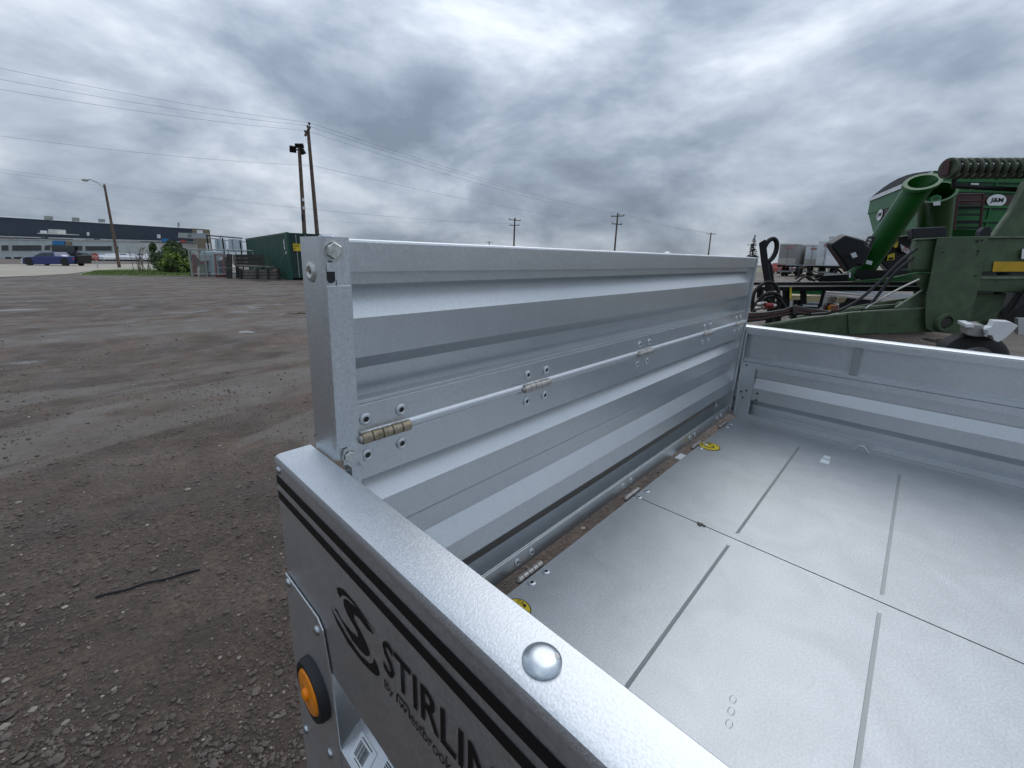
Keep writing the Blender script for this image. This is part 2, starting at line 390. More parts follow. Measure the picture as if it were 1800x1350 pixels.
    col = mixc(wet, col, (0.062, 0.050, 0.041, 1))
    t.links.new(col, p.inputs['Base Color'])
    rr = t.nodes.new('ShaderNodeMix'); rr.data_type = 'FLOAT'; t.links.new(wet, rr.inputs[0]); t.links.new(rng(tex(2.0, 4), 0.50, 0.85, 0.35, 0.65), rr.inputs[2]); rr.inputs[3].default_value = 0.10
    t.links.new(rr.outputs[0], p.inputs['Roughness'])
    hm = t.nodes.new('ShaderNodeMath'); hm.operation = 'ADD'; t.links.new(tex(60, 5, 0.7), hm.inputs[0])
    h2 = t.nodes.new('ShaderNodeMath'); h2.operation = 'MULTIPLY'; t.links.new(vo.outputs['Distance'], h2.inputs[0]); h2.inputs[1].default_value = -0.6; t.links.new(h2.outputs[0], hm.inputs[1])
    inv = t.nodes.new('ShaderNodeMath'); inv.operation = 'SUBTRACT'; inv.inputs[0].default_value = 1.0; t.links.new(silt, inv.inputs[1])
    inv2 = t.nodes.new('ShaderNodeMath'); inv2.operation = 'MAXIMUM'; t.links.new(inv.outputs[0], inv2.inputs[0]); inv2.inputs[1].default_value = 0.18
    inv3 = t.nodes.new('ShaderNodeMath'); inv3.operation = 'MULTIPLY'; t.links.new(inv2.outputs[0], inv3.inputs[0])
    iw = t.nodes.new('ShaderNodeMath'); iw.operation = 'SUBTRACT'; iw.inputs[0].default_value = 1.0; t.links.new(wet, iw.inputs[1]); t.links.new(iw.outputs[0], inv3.inputs[1])
    bn = t.nodes.new('ShaderNodeBump'); bn.inputs['Distance'].default_value = 0.022; t.links.new(hm.outputs[0], bn.inputs['Height'])
    t.links.new(inv3.outputs[0], bn.inputs['Strength']); t.links.new(bn.outputs[0], p.inputs['Normal'])
    o = mb.build('ground', 'wet dirt', smooth=True); o['kind'] = 'structure'
make_ground()

def poly_sheet(name, pts, z, mtl, kind='structure'):
    mb = MB(); mb.add([(p.x, p.y, z) for p in pts], [tuple(range(len(pts)))])
    o = mb.build(name, mtl); o['kind'] = kind; return o
# pale gravel road and grass verge, seen low across the yard
poly_sheet('gravel_road', [gp(-500, 489), gp(-10, 487.5), gp(60, 485), gp(120, 481.5), gp(150, 478), gp(205, 473.2), gp(330, 471), gp(420, 470.0), gp(420, 464.5), gp(100, 464.5), gp(-500, 464.5)], 0.012, 'gravel road')
poly_sheet('grass_verge', [gp(136, 484.3), gp(200, 484.6), gp(270, 485.2), gp(342, 486), gp(345, 474.5), gp(260, 472.5), gp(205, 473.4), gp(165, 476), gp(145, 480)], 0.016, 'grass')
poly_sheet('far_field', [gp(1200, 478), gp(1700, 487), gp(1900, 478.5), gp(1700, 474.2), gp(1200, 467)], 0.012, 'dry grass')
def grass_blades():
    mb = MB(); random.seed(3); vs = []; fs = []
    A, B, C_, D_ = gp(142, 483.5), gp(342, 485.4), gp(342, 475), gp(170, 476)
    for i in range(7000):
        u, v = random.random(), random.random()
        p = (A*(1-u)+B*u)*(1-v)+(D_*(1-u)+C_*u)*v
        h = random.uniform(0.04, 0.11); a = random.uniform(0, 6.28); q = Vector((math.cos(a), math.sin(a), 0))*random.uniform(0.02, 0.05); k = len(vs)
        ln = Vector((random.uniform(-.06, .06), random.uniform(-.06, .06), 0))
        vs += [tuple(p-q+Vector((0, 0, .01))), tuple(p+q+Vector((0, 0, .01))), tuple(p+ln+Vector((0, 0, h)))]; fs.append((k, k+1, k+2))
    mb.add(vs, fs); o = mb.build('grass', 'grass'); tag(o, 'short green grass on the verge by the street lamp', 'grass', kind='stuff')
grass_blades()
def stones():
    mb = MB(); random.seed(11); vs = []; fs = []; ms = []
    ico = bmesh.new(); bmesh.ops.create_icosphere(ico, subdivisions=1, radius=1); iv = [v.co.copy() for v in ico.verts]; ifa = [tuple(v.index for v in f.verts) for f in ico.faces]; ico.free()
    n = 0
    while n < 30000:
        x = random.uniform(-10, 1430); y = 560+ (1-random.random()**0.7)*0 + random.random()**0.8*900
        d = ray(x, y)
        if d.z > -0.02: continue
        p = gp(x, y); r = (p-Vector((CAMP.x, CAMP.y, 0))).length
        if r > 20: continue
        den = noise.noise(Vector((p.x*0.8, p.y*0.8, 5)))+0.5*noise.noise(Vector((p.x*2.6, p.y*2.6, 9)))
        if den < random.uniform(-0.45, 0.45): continue
        s = 0.0020*math.exp(random.gauss(0.2, 0.55)); s = min(s, 0.012)*(1+0.09*r)
        z = ground_z(p.x, p.y); k = len(vs)
        sc3 = (s*random.uniform(.8, 1.5), s*random.uniform(.7, 1.2), s*random.uniform(.45, .8)); a = random.uniform(0, 6.28); ca, sa = math.cos(a), math.sin(a)
        for c in iv:
            j = random.uniform(.82, 1.15); X, Y, Z = c.x*sc3[0]*j, c.y*sc3[1]*j, c.z*sc3[2]*j
            vs.append((p.x+X*ca-Y*sa, p.y+X*sa+Y*ca, z+Z+s*0.2))
        m = 1 if random.random() < 0.05 else 0
        fs += [tuple(i+k for i in f) for f in ifa]; ms += [m]*len(ifa); n += 1
    mb.v = [Vector(v) for v in vs]; mb.f = fs; mb.m = ms
    mat('stone pale', (0.26, 0.23, 0.19), 0.7, var=0.3, vscale=30)
    o = mb.build('gravel', ['stone', 'stone pale'], smooth=False); tag(o, 'loose gravel stones strewn over the wet dirt yard', 'gravel', kind='stuff')
stones()
mat('puddle water', (0.060, 0.048, 0.038), 0.14, spec=0.4); 
def puddle(x, y, wx, wy, mtl, dz, seed):            # flat pool cut to an uneven edge by the lumps of the ground
    random.seed(seed); c = gp(x, y); r_ = gp(x+wx, y)-c; u_ = gp(x, y-wy)-gp(x, y+wy); n = 40; zs = []; pts = []
    for i in range(n):
        a = 2*math.pi*i/n; k = 1+.28*noise.noise(Vector((math.cos(a)*1.3, math.sin(a)*1.3, seed)))+.15*noise.noise(Vector((math.cos(a)*4, math.sin(a)*4, seed)))
        p = c+r_*math.cos(a)*k+u_*.5*math.sin(a)*k; pts.append(p); zs += [ground_z(p.x, p.y), ground_z((p.x+c.x)/2, (p.y+c.y)/2)]
    zs.sort(); z = zs[int(len(zs)*.22)]+dz
    mb = MB(); mb.add([(p.x, p.y, z) for p in pts], [tuple(range(n))]); o = mb.build('puddle', mtl); o['kind'] = 'structure'
for i, q in enumerate(((470, 549, 80, 2.6, 'puddle water', .002), (400, 541, 60, 2.2, 'puddle water', .001), (60, 489.5, 60, 1.2, 'puddle water', .003), (430, 582, 70, 3.0, 'puddle water', -.003))): puddle(*q, seed=i+3)
def strap():
    a, b = gp(167, 1046), gp(350, 1000); mb = MB(); n = 14; pts = []
    for i in range(n):
        p = a.lerp(b, i/(n-1)); pts.append((p.x, p.y+0.004*math.sin(i*1.3), ground_z(p.x, p.y)+0.006))
    mb.tube(pts, 0.0045, 6); o = mb.build('loose_rod', 'black rubber', smooth=True); tag(o, 'thin black rod lying on the wet dirt beside the trailer', 'rod')
strap()

# ================================================================== THE TRAILER IN FRONT
W_, HW, HG, TG, CAP, YB = 1.83, 0.410, 0.705, 0.0606, 0.051, -2.55
tr = bpy.data.objects.new('utility_trailer', None); COL.objects.link(tr); tr.matrix_world = TM; ORG[tr.name] = Vector()
tag(tr, 'galvanised silver utility trailer with its ribbed gate raised, in the foreground', 'trailer')
LEAN = -0.0212
def GT(x, y, z): return Vector((x, y+LEAN*z, z))       # the gate leans a touch inwards
def X_prof(x, a, b): return (x, a, b)                   # profile in (Y, Z), run along X
def Y_prof(y, a, b): return (a, y, b)                   # profile in (X, Z), run along Y

# --- floor: two sheets with pressed stiffening grooves
def floor_panel(x0, x1, gx0, gx1):
    mb = MB(); y0, y1 = -0.031, YB+0.03; gr = [-0.307-0.2895*i for i in range(8) if -0.307-0.2895*i > y1+0.06]
    def prof(g):
        p = [(y0, -0.022), (y0, 0.0)]
        for c in gr:
            if g: p += [(c+0.0037, 0.0), (c+0.0030, -0.0018), (c+0.0027, -0.0018), (c-0.0036, 0.0)]
            else: p += [(c+0.0037, 0.0), (c+0.0030, 0.0), (c+0.0027, 0.0), (c-0.0036, 0.0)]
        return p + [(y1, 0.0), (y1, -0.022)]
    st = [(x0, 0), (gx0, 0), (gx0+0.006, 1), (gx1-0.006, 1), (gx1, 0), (x1, 0)]
    n = len(prof(0)); vs = []; fs = []
    for x, g in st: vs += [(x, a, b) for a, b in prof(g)]
    for i in range(len(st)-1): fs += [(i*n+k, i*n+k+1, (i+1)*n+k+1, (i+1)*n+k) for k in range(n-1)]
    k = len(vs); vs += [(x0, y0, -.022), (x0, y1, -.022), (x1, y0, -.022), (x1, y1, -.022), (x0, y0, 0), (x0, y1, 0), (x1, y0, 0), (x1, y1, 0)]
    fs += [(k, k+1, k+5, k+4), (k+2, k+3, k+7, k+6)]
    mb.add(vs, fs)
    for q, f in enumerate(mb.f):                        # groove shade painted in as a darker metal
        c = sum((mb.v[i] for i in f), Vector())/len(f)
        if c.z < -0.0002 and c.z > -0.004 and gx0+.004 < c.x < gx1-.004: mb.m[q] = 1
    return mb.build('floor_panel', ['galvanised floor', 'groove shade and stake grey'], tr)
f1 = floor_panel(0.002, 0.8722, 0.05, 0.842); f2 = floor_panel(0.8758, W_-0.002, 0.900, 1.665)
def drain_slots(cx, cy, s, par):                       # three punched slots in a row
    for i in (-1, 0, 1):
        mb = MB(); c = Vector((cx+i*0.028*s, cy+i*0.004, 0.0)); ring = []; n = 16
        for (sc_, h) in ((1.2, 0.0001), (1.0, 0.0005), (0.86, 0.0002), (0.72, 0.0002)):
            ring += [(c.x+0.0085*s*sc_*math.cos(2*math.pi*k/n), c.y+0.0055*s*sc_*math.sin(2*math.pi*k/n), h) for k in range(n)]
        fs = [(q*n+k, q*n+(k+1) % n, (q+1)*n+(k+1) % n, (q+1)*n+k) for q in range(3) for k in range(n)]
        mb.add(ring, fs); mb.add(ring[3*n:], [tuple(range(n))], 0)
        mb.build('punched_slot', ['galvanised floor', 'rivet hole'], par, smooth=True)
drain_slots(0.409, -0.444, 0.8, f1); drain_slots(1.314, -0.437, 0.7, f2)
def sticker(cx, cy, r, par, rot):
    mb = MB(); n = 40
    def disc(r0, r1, z, m):
        k = [(cx+r_*math.cos(2*math.pi*i/n), cy+r_*math.sin(2*math.pi*i/n), z) for r_ in (r0, r1) for i in range(n)]
        mb.add(k, [(i, (i+1) % n, n+(i+1) % n, n+i) for i in range(n)], m)
    disc(0.0005, r, 0.0006, 1); disc(r*0.46, r*0.93, 0.0010, 0); disc(0.0005, r*0.34, 0.0010, 0)
    o = mb.build('warning_sticker', ['yellow decal', 'black decal'], par); o['label'] = 'round yellow and black sticker on the floor'
    for ch, a in zip('WIRI', (62, 45, 34, 20)):
        t = math.radians(a+rot); d = Vector((math.cos(t), math.sin(t), 0)); e_ = Vector((-d.y, d.x, 0))
        put_text('lettering', ch, 'black decal', par, Vector((cx, cy, 0.0012))+d*r*0.60+e_*r*0.08, -e_, d, height=r*0.26, thick=0.0003)
    t = math.radians(108+rot); d = Vector((math.cos(t), math.sin(t), 0)); e_ = Vector((-d.y, d.x, 0))
    tb = MB(); c = Vector((cx, cy, 0.0015)); tb.add([tuple(c+d*r*0.86), tuple(c+d*r*0.58+e_*r*.17), tuple(c+d*r*0.58-e_*r*.17)], [(0, 1, 2)]); tb.build('warning_triangle', 'black decal', par)
    t = math.radians(142+rot); d = Vector((math.cos(t), math.sin(t), 0)); e_ = Vector((-d.y, d.x, 0))
    put_text('lettering', 'CA', 'black decal', par, Vector((cx, cy, 0.0012))+d*r*0.60+e_*r*0.2, -e_, d, height=r*0.26, thick=0.0003)
sticker(0.312, -0.072, 0.030, f1, -120); sticker(1.402, -0.062, 0.038, f2, -20)
mb = MB(); mb.box(1.56, 1.60, -0.412, -0.386, 0.0003, 0.0008); mb.box(1.61, 1.64, -0.408, -0.388, 0.0003, 0.0008)
o = mb.build('stamp_mark', 'paper label', f2); o['label'] = 'faint white stamped mark on the floor'
mb = MB(); mb.tube([(1.772+0.006*math.sin(math.pi*i/12), -0.455-0.05*i/12, 0.004+0.020*math.sin(math.pi*i/12)) for i in range(13)], 0.0032, 8)
mb.build('tie_down_loop', 'zinc bolt', f2, smooth=True)
mb = MB(); random.seed(5)
for i in range(26):
    s = random.uniform(0.001, 0.0026); c = Vector((0.872+random.gauss(0, .0035), -0.225+random.gauss(0, .0045), s*0.6)); mb.box(c.x-s, c.x+s, c.y-s, c.y+s*.8, 0.0003, s*1.3)
o = mb.build('dirt_clump', 'wood weathered', f2); o['kind'] = 'stuff'

# --- near side wall: cap, outer sheet with stripes and lettering
mb = MB(); mb.sheet([(0.0, 0.382), (0.0, HW-0.004), (-0.004, HW), (-CAP+0.006, HW), (-CAP+0.0018, HW-0.0018), (-CAP, HW-0.006), (-CAP, 0.150), (-CAP+0.012, 0.146)], TG+0.004, YB, Y_prof)
sw = mb.build('side_wall', 'galvanised side', tr, solid=0.002, smooth=True); sw['label'] = 'near side wall with black stripes and lettering'
mb = MB(); mb.sheet([(0.0016, 0.384), (0.0016, HW-0.003), (-0.003, HW+0.0022), (-CAP+0.006, HW+0.0022), (-CAP+0.0005, HW+0.0002), (-CAP-0.0018, HW-0.0055), (-CAP-0.0018, HW-0.0085)], TG+0.0045, YB, Y_prof)
cap_ = mb.build('top_cap', 'galvanised cap', tr, smooth=True); cap_['label'] = 'bright grained top cap of the near side wall'
mb = MB(); mb.box(-CAP-0.0005, 0.0005, TG+0.0052, TG+0.0065, 0.10, HW-0.002); mb.build('end_plate', 'galvanised frame', sw)
for z0, z1 in ((0.370, 0.3835), (0.346, 0.3585)):
    mb = MB(); mb.box(-CAP-0.0017, -CAP-0.0012, YB+0.02, TG+0.0035, z0, z1); mb.build('stripe', 'black decal', sw)
OX = -CAP-0.0014
put_text('lettering', 'STIRLING', 'black decal', sw, (OX, -0.214, 0.274), (0, -1, 0), (0, 0, 1), width=0.200, height=0.041, bold=0.012)
put_text('lettering', 'By', 'black decal', sw, (OX, -0.214, 0.2475), (0, -1, 0), (0, 0, 1), width=0.0165, height=0.0145)
put_text('lettering', 'w', 'black decal', sw, (OX, -0.2405, 0.2515), (0, -1, 0), (0, 0, 1), width=0.0155, height=0.0090)
put_text('lettering', 'estbrook', 'black decal', sw, (OX, -0.2615, 0.2505), (0, -1, 0), (0, 0, 1), width=0.062, height=0.0150)
mb = MB()
def deco(pts, wd):                                      # flat stroke on the wall: (along, z) with width
    n = len(pts); a = []; b = []
    for i, p in enumerate(pts):
        q0, q1 = Vector(pts[max(i-1, 0)]), Vector(pts[min(i+1, n-1)]); d = (q1-q0).normalized(); nn = Vector((-d.y, d.x))*wd[i]/2
        a.append((OX, -(p[0]+nn.x), p[1]+nn.y)); b.append((OX, -(p[0]-nn.x), p[1]-nn.y))
    mb.add(a+b, [(i, i+1, n+i+1, n+i) for i in range(n-1)])
deco([(0.2370, 0.2515), (0.2370, 0.2605), (0.2385, 0.2635), (0.2560, 0.2640), (0.2590, 0.2615), (0.2590, 0.2515)], [.0022]*6)
mb.build('lettering', 'black decal', sw)
mb = MB()
def arc(cx, cz, rx, rz, a0, a1, w0, w1, w2, n=28):
    pts = []; wd = []
    for i in range(n):
        t = i/(n-1); a = math.radians(a0+(a1-a0)*t); pts.append((cx+rx*math.cos(a), cz+rz*math.sin(a)))
        wd.append((w0*(1-2*t)+w1*2*t) if t < 0.5 else (w1*(2-2*t)+w2*(2*t-1)))
    deco(pts, wd)
for po in ([(0.111, 0.307), (0.119, 0.3125), (0.129, 0.316), (0.154, 0.3168), (0.177, 0.314), (0.206, 0.308), (0.177, 0.3118), (0.154, 0.3135), (0.136, 0.311), (0.125, 0.306), (0.119, 0.298), (0.113, 0.301)],
           [(0.127, 0.301), (0.131, 0.305), (0.139, 0.308), (0.16, 0.312), (0.18, 0.310), (0.197, 0.304), (0.182, 0.300), (0.166, 0.302), (0.152, 0.299), (0.151, 0.292), (0.164, 0.286), (0.180, 0.276), (0.1835, 0.270), (0.183, 0.266), (0.176, 0.260), (0.164, 0.257), (0.143, 0.256), (0.125, 0.262), (0.100, 0.270), (0.104, 0.273), (0.118, 0.267), (0.141, 0.267), (0.160, 0.272), (0.157, 0.279), (0.136, 0.286), (0.128, 0.293)],
           [(0.088, 0.265), (0.105, 0.258), (0.131, 0.2515), (0.160, 0.249), (0.181, 0.254), (0.190, 0.262), (0.1935, 0.271), (0.2005, 0.265), (0.2035, 0.257), (0.197, 0.251), (0.187, 0.247), (0.166, 0.2425), (0.130, 0.2425), (0.103, 0.252)]):
    mb.add([(OX, -p[0], p[1]) for p in po], [tuple(range(len(po)))])
o = mb.build('emblem', 'black decal', sw); o['label'] = 'black swooping S emblem'
# lower ribbed sheet behind the hanging edge, its flange and the barcode label
mb = MB(); mb.sheet([(0.0, 0.16), (0.0, 0.0664), (-0.0525, 0.0280), (-0.0525, -0.02), (-0.022, -0.05), (-0.022, -0.09)], -0.079, YB, Y_prof)
lw = mb.build('lower_sheet', 'galvanised cap', tr, solid=0.0015)
mb = MB(); mb.sheet([(0.0, 0.16), (0.0, 0.0690), (-0.0530, 0.0305), (-0.0530, 0.0)], 0.05, -0.0835, Y_prof); mb.build('corner_sheet', 'galvanised sheet', tr, solid=0.0015)
def on_slope(s, t): return Vector((-0.019-0.0335*t, -s-0.006*t, 0.0526-0.0245*t))   # t: 0 at the top of the slope, 1 at its foot
def slope_quad(mb, s0, s1, t0, t1, off, m=0):
    nv = Vector((-0.0245, 0, 0.0335)).normalized()*off
    mb.add([tuple(on_slope(a, b)+nv) for a, b in ((s0, t0), (s1, t0), (s1, t1), (s0, t1))], [(0, 1, 2, 3)], m)
mb = MB(); slope_quad(mb, 0.094, 0.134, 0.22, 0.86, 0.0013); bl = mb.build('barcode_label', 'paper label', lw); bl['label'] = 'white barcode label'
mb = MB(); random.seed(2); s = 0.100
while s < 0.124:
    wd = random.choice((0.0004, 0.0006, 0.0010)); slope_quad(mb, s, s+wd, 0.38, 0.74, 0.0017); s += wd+random.choice((0.0004, 0.0006, 0.0009))
slope_quad(mb, 0.100, 0.126, 0.29, 0.315, 0.0017); slope_quad(mb, 0.104, 0.120, 0.79, 0.81, 0.0017)
mb.build('barcode', 'black decal', lw)
mb = MB(); slope_quad(mb, 0.150, 0.20, 0.05, 0.8, 0.0013); mb.build('paper_label', 'paper label', lw)
mb = MB()
for i in range(5): slope_quad(mb, 0.153, 0.168-0.002*i, 0.10+i*.06, 0.13+i*.06, 0.0017)
mb.build('print', 'black decal', lw)
# corner bracket with the amber marker lamp
mb = MB(); mb.prism([(-CAP-0.0045, -s_, z_) for s_, z_ in ((-0.066, 0.222), (0.048, 0.222), (0.063, 0.212), (0.076, 0.149), (0.086, 0.0), (0.092, -0.16), (-0.066, -0.16))], (0.0028, 0, 0))
br = mb.build('corner_bracket', 'galvanised side', tr, bevel=0.0012); br['label'] = 'corner bracket plate carrying the amber lamp'
mb = MB(); lc = Vector((-CAP-0.0045, -0.024, 0.088)); ax_ = (-1, 0, 0)
mb.lathe(lc, ax_, [(0.044, 0), (0.044, 0.008), (0.041, 0.013), (0.0345, 0.013), (0.033, 0.007)], 36)
lamp = mb.build('marker_lamp', 'black rubber', tr, smooth=True); lamp['label'] = 'round amber marker lamp in a black rubber grommet'
mb = MB(); mb.lathe(lc, ax_, [(0.033, 0.006), (0.0325, 0.012), (0.030, 0.0145), (0.021, 0.0155), (0.0085, 0.0155), (0.0080, 0.019), (0.005, 0.0205), (0.0, 0.021)], 32); mb.build('lens', 'amber lens', lamp, smooth=True)
def bolt_head(par, p, n, r, h, name='bolt', mtl='zinc bolt', hexa=False, seg=20):
    mb = MB()
    if hexa: mb.lathe(p, n, [(r*1.25, 0), (r*1.25, h*.2), (r*1.02, h*.22)], 24); mb.lathe(p, n, [(r*1.0, h*.2), (r, h*.9), (r*.9, h), (0, h)], 6)
    else: mb.lathe(p, n, [(r, 0), (r*1.0, h*.30), (r*.96, h*.42), (r*.84, h*.66), (r*.6, h*.9), (r*.3, h*.985), (0, h)], seg)
    return mb.build(name, mtl, par, smooth=not hexa)
BB = bolt_head(cap_, (-0.028, -0.396, HW+0.0025), (0, 0, 1), 0.0142, 0.0056, 'carriage_bolt', seg=40); BB['label'] = 'domed zinc carriage bolt on the cap'
put_text('lettering', 'B', 'dull steel', cap_, (-0.0225, -0.4045, HW+0.0070), (1, -.6, 0), (.6, 1, 0), height=0.004, thick=0.0006)
put_text('lettering', 'C', 'dull steel', cap_, (-0.0365, -0.3960, HW+0.0066), (.5, -1, 0), (1, .5, 0), height=0.0032, thick=0.0006)
for s_, z_ in ((-0.052, 0.394),): bolt_head(sw, (-CAP-0.0005, -s_, z_), (-1, 0, 0), 0.0055, 0.004)
for s_, z_ in ((-0.052, 0.214), (0.045, 0.200), (0.050, -0.010), (-0.045, -0.06)): bolt_head(br, (-CAP-0.0045, -s_, z_), (-1, 0, 0), 0.0065, 0.004)

# --- far side wall
def fx(x): return W_ + x
mb = MB(); mb.sheet([(fx(0.0), 0.382), (fx(0.0), HW), (fx(CAP), HW), (fx(CAP), 0.36)], TG+0.004, YB, Y_prof)
fw_ = mb.build('side_wall', 'galvanised sheet', tr, solid=0.002); fw_['label'] = 'far side wall with recessed upper panels'
mb = MB(); mb.sheet([(fx(-0.0014), HW-0.006), (fx(-0.0008), HW-0.002), (fx(0.004), HW+0.001), (fx(0.014), HW+0.0045), (fx(CAP-0.014), HW+0.005), (fx(CAP+0.001), HW+0.004), (fx(CAP+0.001), HW-0.01)], TG+0.0045, YB, Y_prof); mb.build('top_cap', 'galvanised cap', tr, smooth=True)
mb = MB(); mb.sheet([(fx(0.034), 0.388), (fx(0.034), 0.262)], TG, YB, Y_prof); mb.build('upper_sheet', 'galvanised sheet', fw_, solid=0.0015)
mb = MB(); mb.sheet([(fx(0.034), 0.2745), (fx(0.002), 0.2735), (fx(0.002), 0.2600), (fx(0.006), 0.2597)], TG, YB, Y_prof); mb.build('ledge_rail', 'galvanised frame', fw_, solid=0.002)
mb = MB(); mb.sheet([(fx(0.012), 0.2580), (fx(0.0), 0.2570), (fx(0.0), 0.233), (fx(0.010), 0.232)], TG, YB, Y_prof); mb.build('ledge_rail', 'galvanised frame', fw_, solid=0.002)
mb = MB(); mb.sheet([(fx(0.012), 0.234), (fx(0.012), 0.196), (fx(0.038), 0.190)][0:2]+[(fx(0.016), 0.190), (fx(0.003), 0.146), (fx(0.002), 0.092), (fx(0.036), 0.062), (fx(0.038), 0.030), (fx(0.0), 0.024), (fx(0.0), 0.001)], TG, YB, Y_prof)
mb.build('ribbed_sheet', 'galvanised sheet', fw_, solid=0.0015)
for i, y in enumerate((-0.405, -1.12, -1.83)):
    mb = MB(); mb.box(fx(0.006), fx(0.032), y-0.011, y+0.011, 0.275, 0.381); mb.box(fx(0.003), fx(0.0055), y-0.005, y+0.005, 0.276, 0.380); mb.build('stake', 'groove shade and stake grey', fw_)
mb = MB(); mb.box(fx(-0.004), fx(-0.001), -0.078, -0.022, 0.001, 0.258); mb.box(fx(-0.012), fx(-0.004), -0.024, -0.019, 0.001, 0.39); cp = mb.build('corner_post', 'galvanised frame', tr)
for y, z in ((-0.040, 0.243), (-0.035, 0.120), (-0.055, 0.130), (-0.045, 0.095), (-0.098, 0.125), (-0.098, 0.095)):
    mb = MB(); mb.lathe((fx(-0.0042) if y > -0.08 else fx(0.0012), y, z), (-1, 0, 0), [(0.0042, 0), (0.004, 0.0006), (0, 0.0006)], 12); mb.build('bolt_hole', 'rivet hole', cp)
mb = MB(); mb.lathe((fx(0.024), -0.395, HW+0.0022), (0, 0, 1), [(0.013, 0), (0.012, .003), (0, .006)], 16); mb.build('carriage_bolt', 'dull steel', fw_, smooth=True)
# front end wall, below and behind the camera
mb = MB(); mb.sheet([(YB, 0.41), (YB, 0.25), (YB-0.03, 0.22), (YB-0.03, 0.12), (YB, 0.09), (YB, 0.0)], -CAP, W_+CAP, X_prof); mb.build('end_wall', 'galvanised sheet', tr, solid=0.002)
# --- chassis and wheels
mb = MB()
for x in (0.06, W_-0.06): mb.box(x-0.03, x+0.03, YB, -0.06, -0.10, -0.024)
for y in (-0.10, -0.9, -1.7, -2.4): mb.box(0.09, W_-0.09, y-0.025, y+0.025, -0.09, -0.03)
mb.build('chassis', 'galvanised frame', tr)
mb = MB(); mb.tube([(-0.30, -1.45, -0.24), (W_+0.30, -1.45, -0.24)], 0.03, 12); mb.build('axle', 'black paint', tr, smooth=True)
for x, sg in ((-0.20, -1), (W_+0.20, 1)):
    mb = MB(); mb.lathe((x-0.09, -1.45, -0.255), (1, 0, 0), [(0.18, 0), (0.26, 0.0), (0.30, 0.03), (0.305, 0.09), (0.30, 0.15), (0.26, 0.18), (0.18, 0.18)], 40); wh = mb.build('wheel', 'black rubber', tr, smooth=True)
    mb = MB(); mb.lathe((x-0.07, -1.45, -0.255), (1, 0, 0), [(0.0, 0.03), (0.10, 0.03), (0.15, 0.0), (0.185, 0.0), (0.185, 0.14), (0.15, 0.14), (0.10, 0.11), (0, 0.11)], 28); mb.build('rim', 'galvanised frame', wh, smooth=True)
    mb = MB(); mb.sheet([(-1.45+0.38*math.cos(a), -0.20+0.34*math.sin(a)) for a in [math.pi*k/12 for k in range(13)]], x-0.13, x+0.13, X_prof); mb.build('fender', 'galvanised sheet', tr, solid=0.002)

# --- gate: two ribbed leaves joined by a hinge line
X0, X1 = 0.0015, W_-0.014
def gsheet(name, prof, x0, x1, par, mtl='galvanised sheet', solid=0.0015):
    mb = MB(GT); mb.sheet(prof, x0, x1, X_prof); return mb.build(name, mtl, par, solid=solid)
up = gsheet('upper_gate_leaf', [(0.016, 0.668), (0.016, 0.648), (0.034, 0.6465), (0.033, 0.643), (0.006, 0.603), (0.005, 0.550), (0.036, 0.526), (0.040, 0.470)], X0+0.03, X1-0.004, tr)
def ends(par, z0, z1):                                 # flattened sheet ends close each leaf at the far post
    mb = MB(GT); mb.box(X1-0.006, X1-0.003, 0.004, 0.05, z0, z1); mb.build('end_strip', 'galvanised sheet', par)
ends(up, 0.45, 0.70)
mb = MB(GT); mb.box(X0, X1, 0.0, TG, 0.664, HG); mb.build('top_rail', 'galvanised cap', up, bevel=0.005)
mb = MB(GT); mb.box(X0+0.012, X1-0.001, -0.0022, 0.0, 0.6645, HG-0.004); mb.build('top_rail_face', 'galvanised sheet', up)
mb = MB(GT); mb.box(X0+0.034, X1, 0.0, 0.05, 0.442, 0.483); mb.box(X0+0.034, X1, 0.003, 0.012, 0.483, 0.4885); mb.build('hinge_rail', 'galvanised sheet', up, bevel=0.001)
lowr = gsheet('lower_gate_leaf', [(0.012, 0.385), (0.012, 0.372), (0.046, 0.368), (0.045, 0.363), (0.006, 0.320), (0.005, 0.270), (0.030, 0.247), (0.032, 0.203), (0.006, 0.166), (0.005, 0.118), (0.060, 0.104), (0.062, 0.035)], X0+0.012, X1-0.004, tr)
ends(lowr, 0.02, 0.40)
mb = MB(GT); mb.box(X0+0.034, X1, 0.0, 0.05, 0.369, 0.428); mb.build('hinge_rail', 'galvanised sheet', lowr, bevel=0.001)
mb = MB(GT); mb.box(X0+0.010, X1, 0.0, 0.05, 0.004, 0.048); mb.box(X0+0.010, X1, 0.002, 0.010, 0.048, 0.052); mb.build('bottom_rail', 'galvanised sheet', lowr, bevel=0.001)
# posts at both ends; the near one is a folded plate with a slot
mb = MB(GT); r_ = 0.010; pf = [(0.034, 0.0), (0.034, -0.0035), (r_, -0.0035)]+[(r_-r_*math.sin(a), r_-0.0035-r_*math.cos(a)) for a in (0.4, 0.8, 1.2, 1.57)]+[(0.0, TG), (0.004, TG), (0.004, 0.01)]
vs = []; n = len(pf)
for z in (0.412, HG+0.0012): vs += [(a, b, z) for a, b in pf]
mb.add(vs, [(i, (i+1) % n, n+(i+1) % n, n+i) for i in range(n)]+[tuple(range(n)), tuple(range(2*n-1, n-1, -1))])
post = mb.build('gate_post', 'galvanised frame', tr); post['label'] = 'near folded gate post with slot and bolts'
mb = MB(GT); mb.box(0.0145, 0.0152, -0.0041, -0.0036, 0.415, 0.655); mb.build('seam', 'rivet hole', post)
mb = MB(GT); mb.box(0.0015, 0.0338, -0.0062, -0.0037, 0.430, 0.648); mb.build('cover_strip', 'galvanised frame', post, bevel=0.0008)
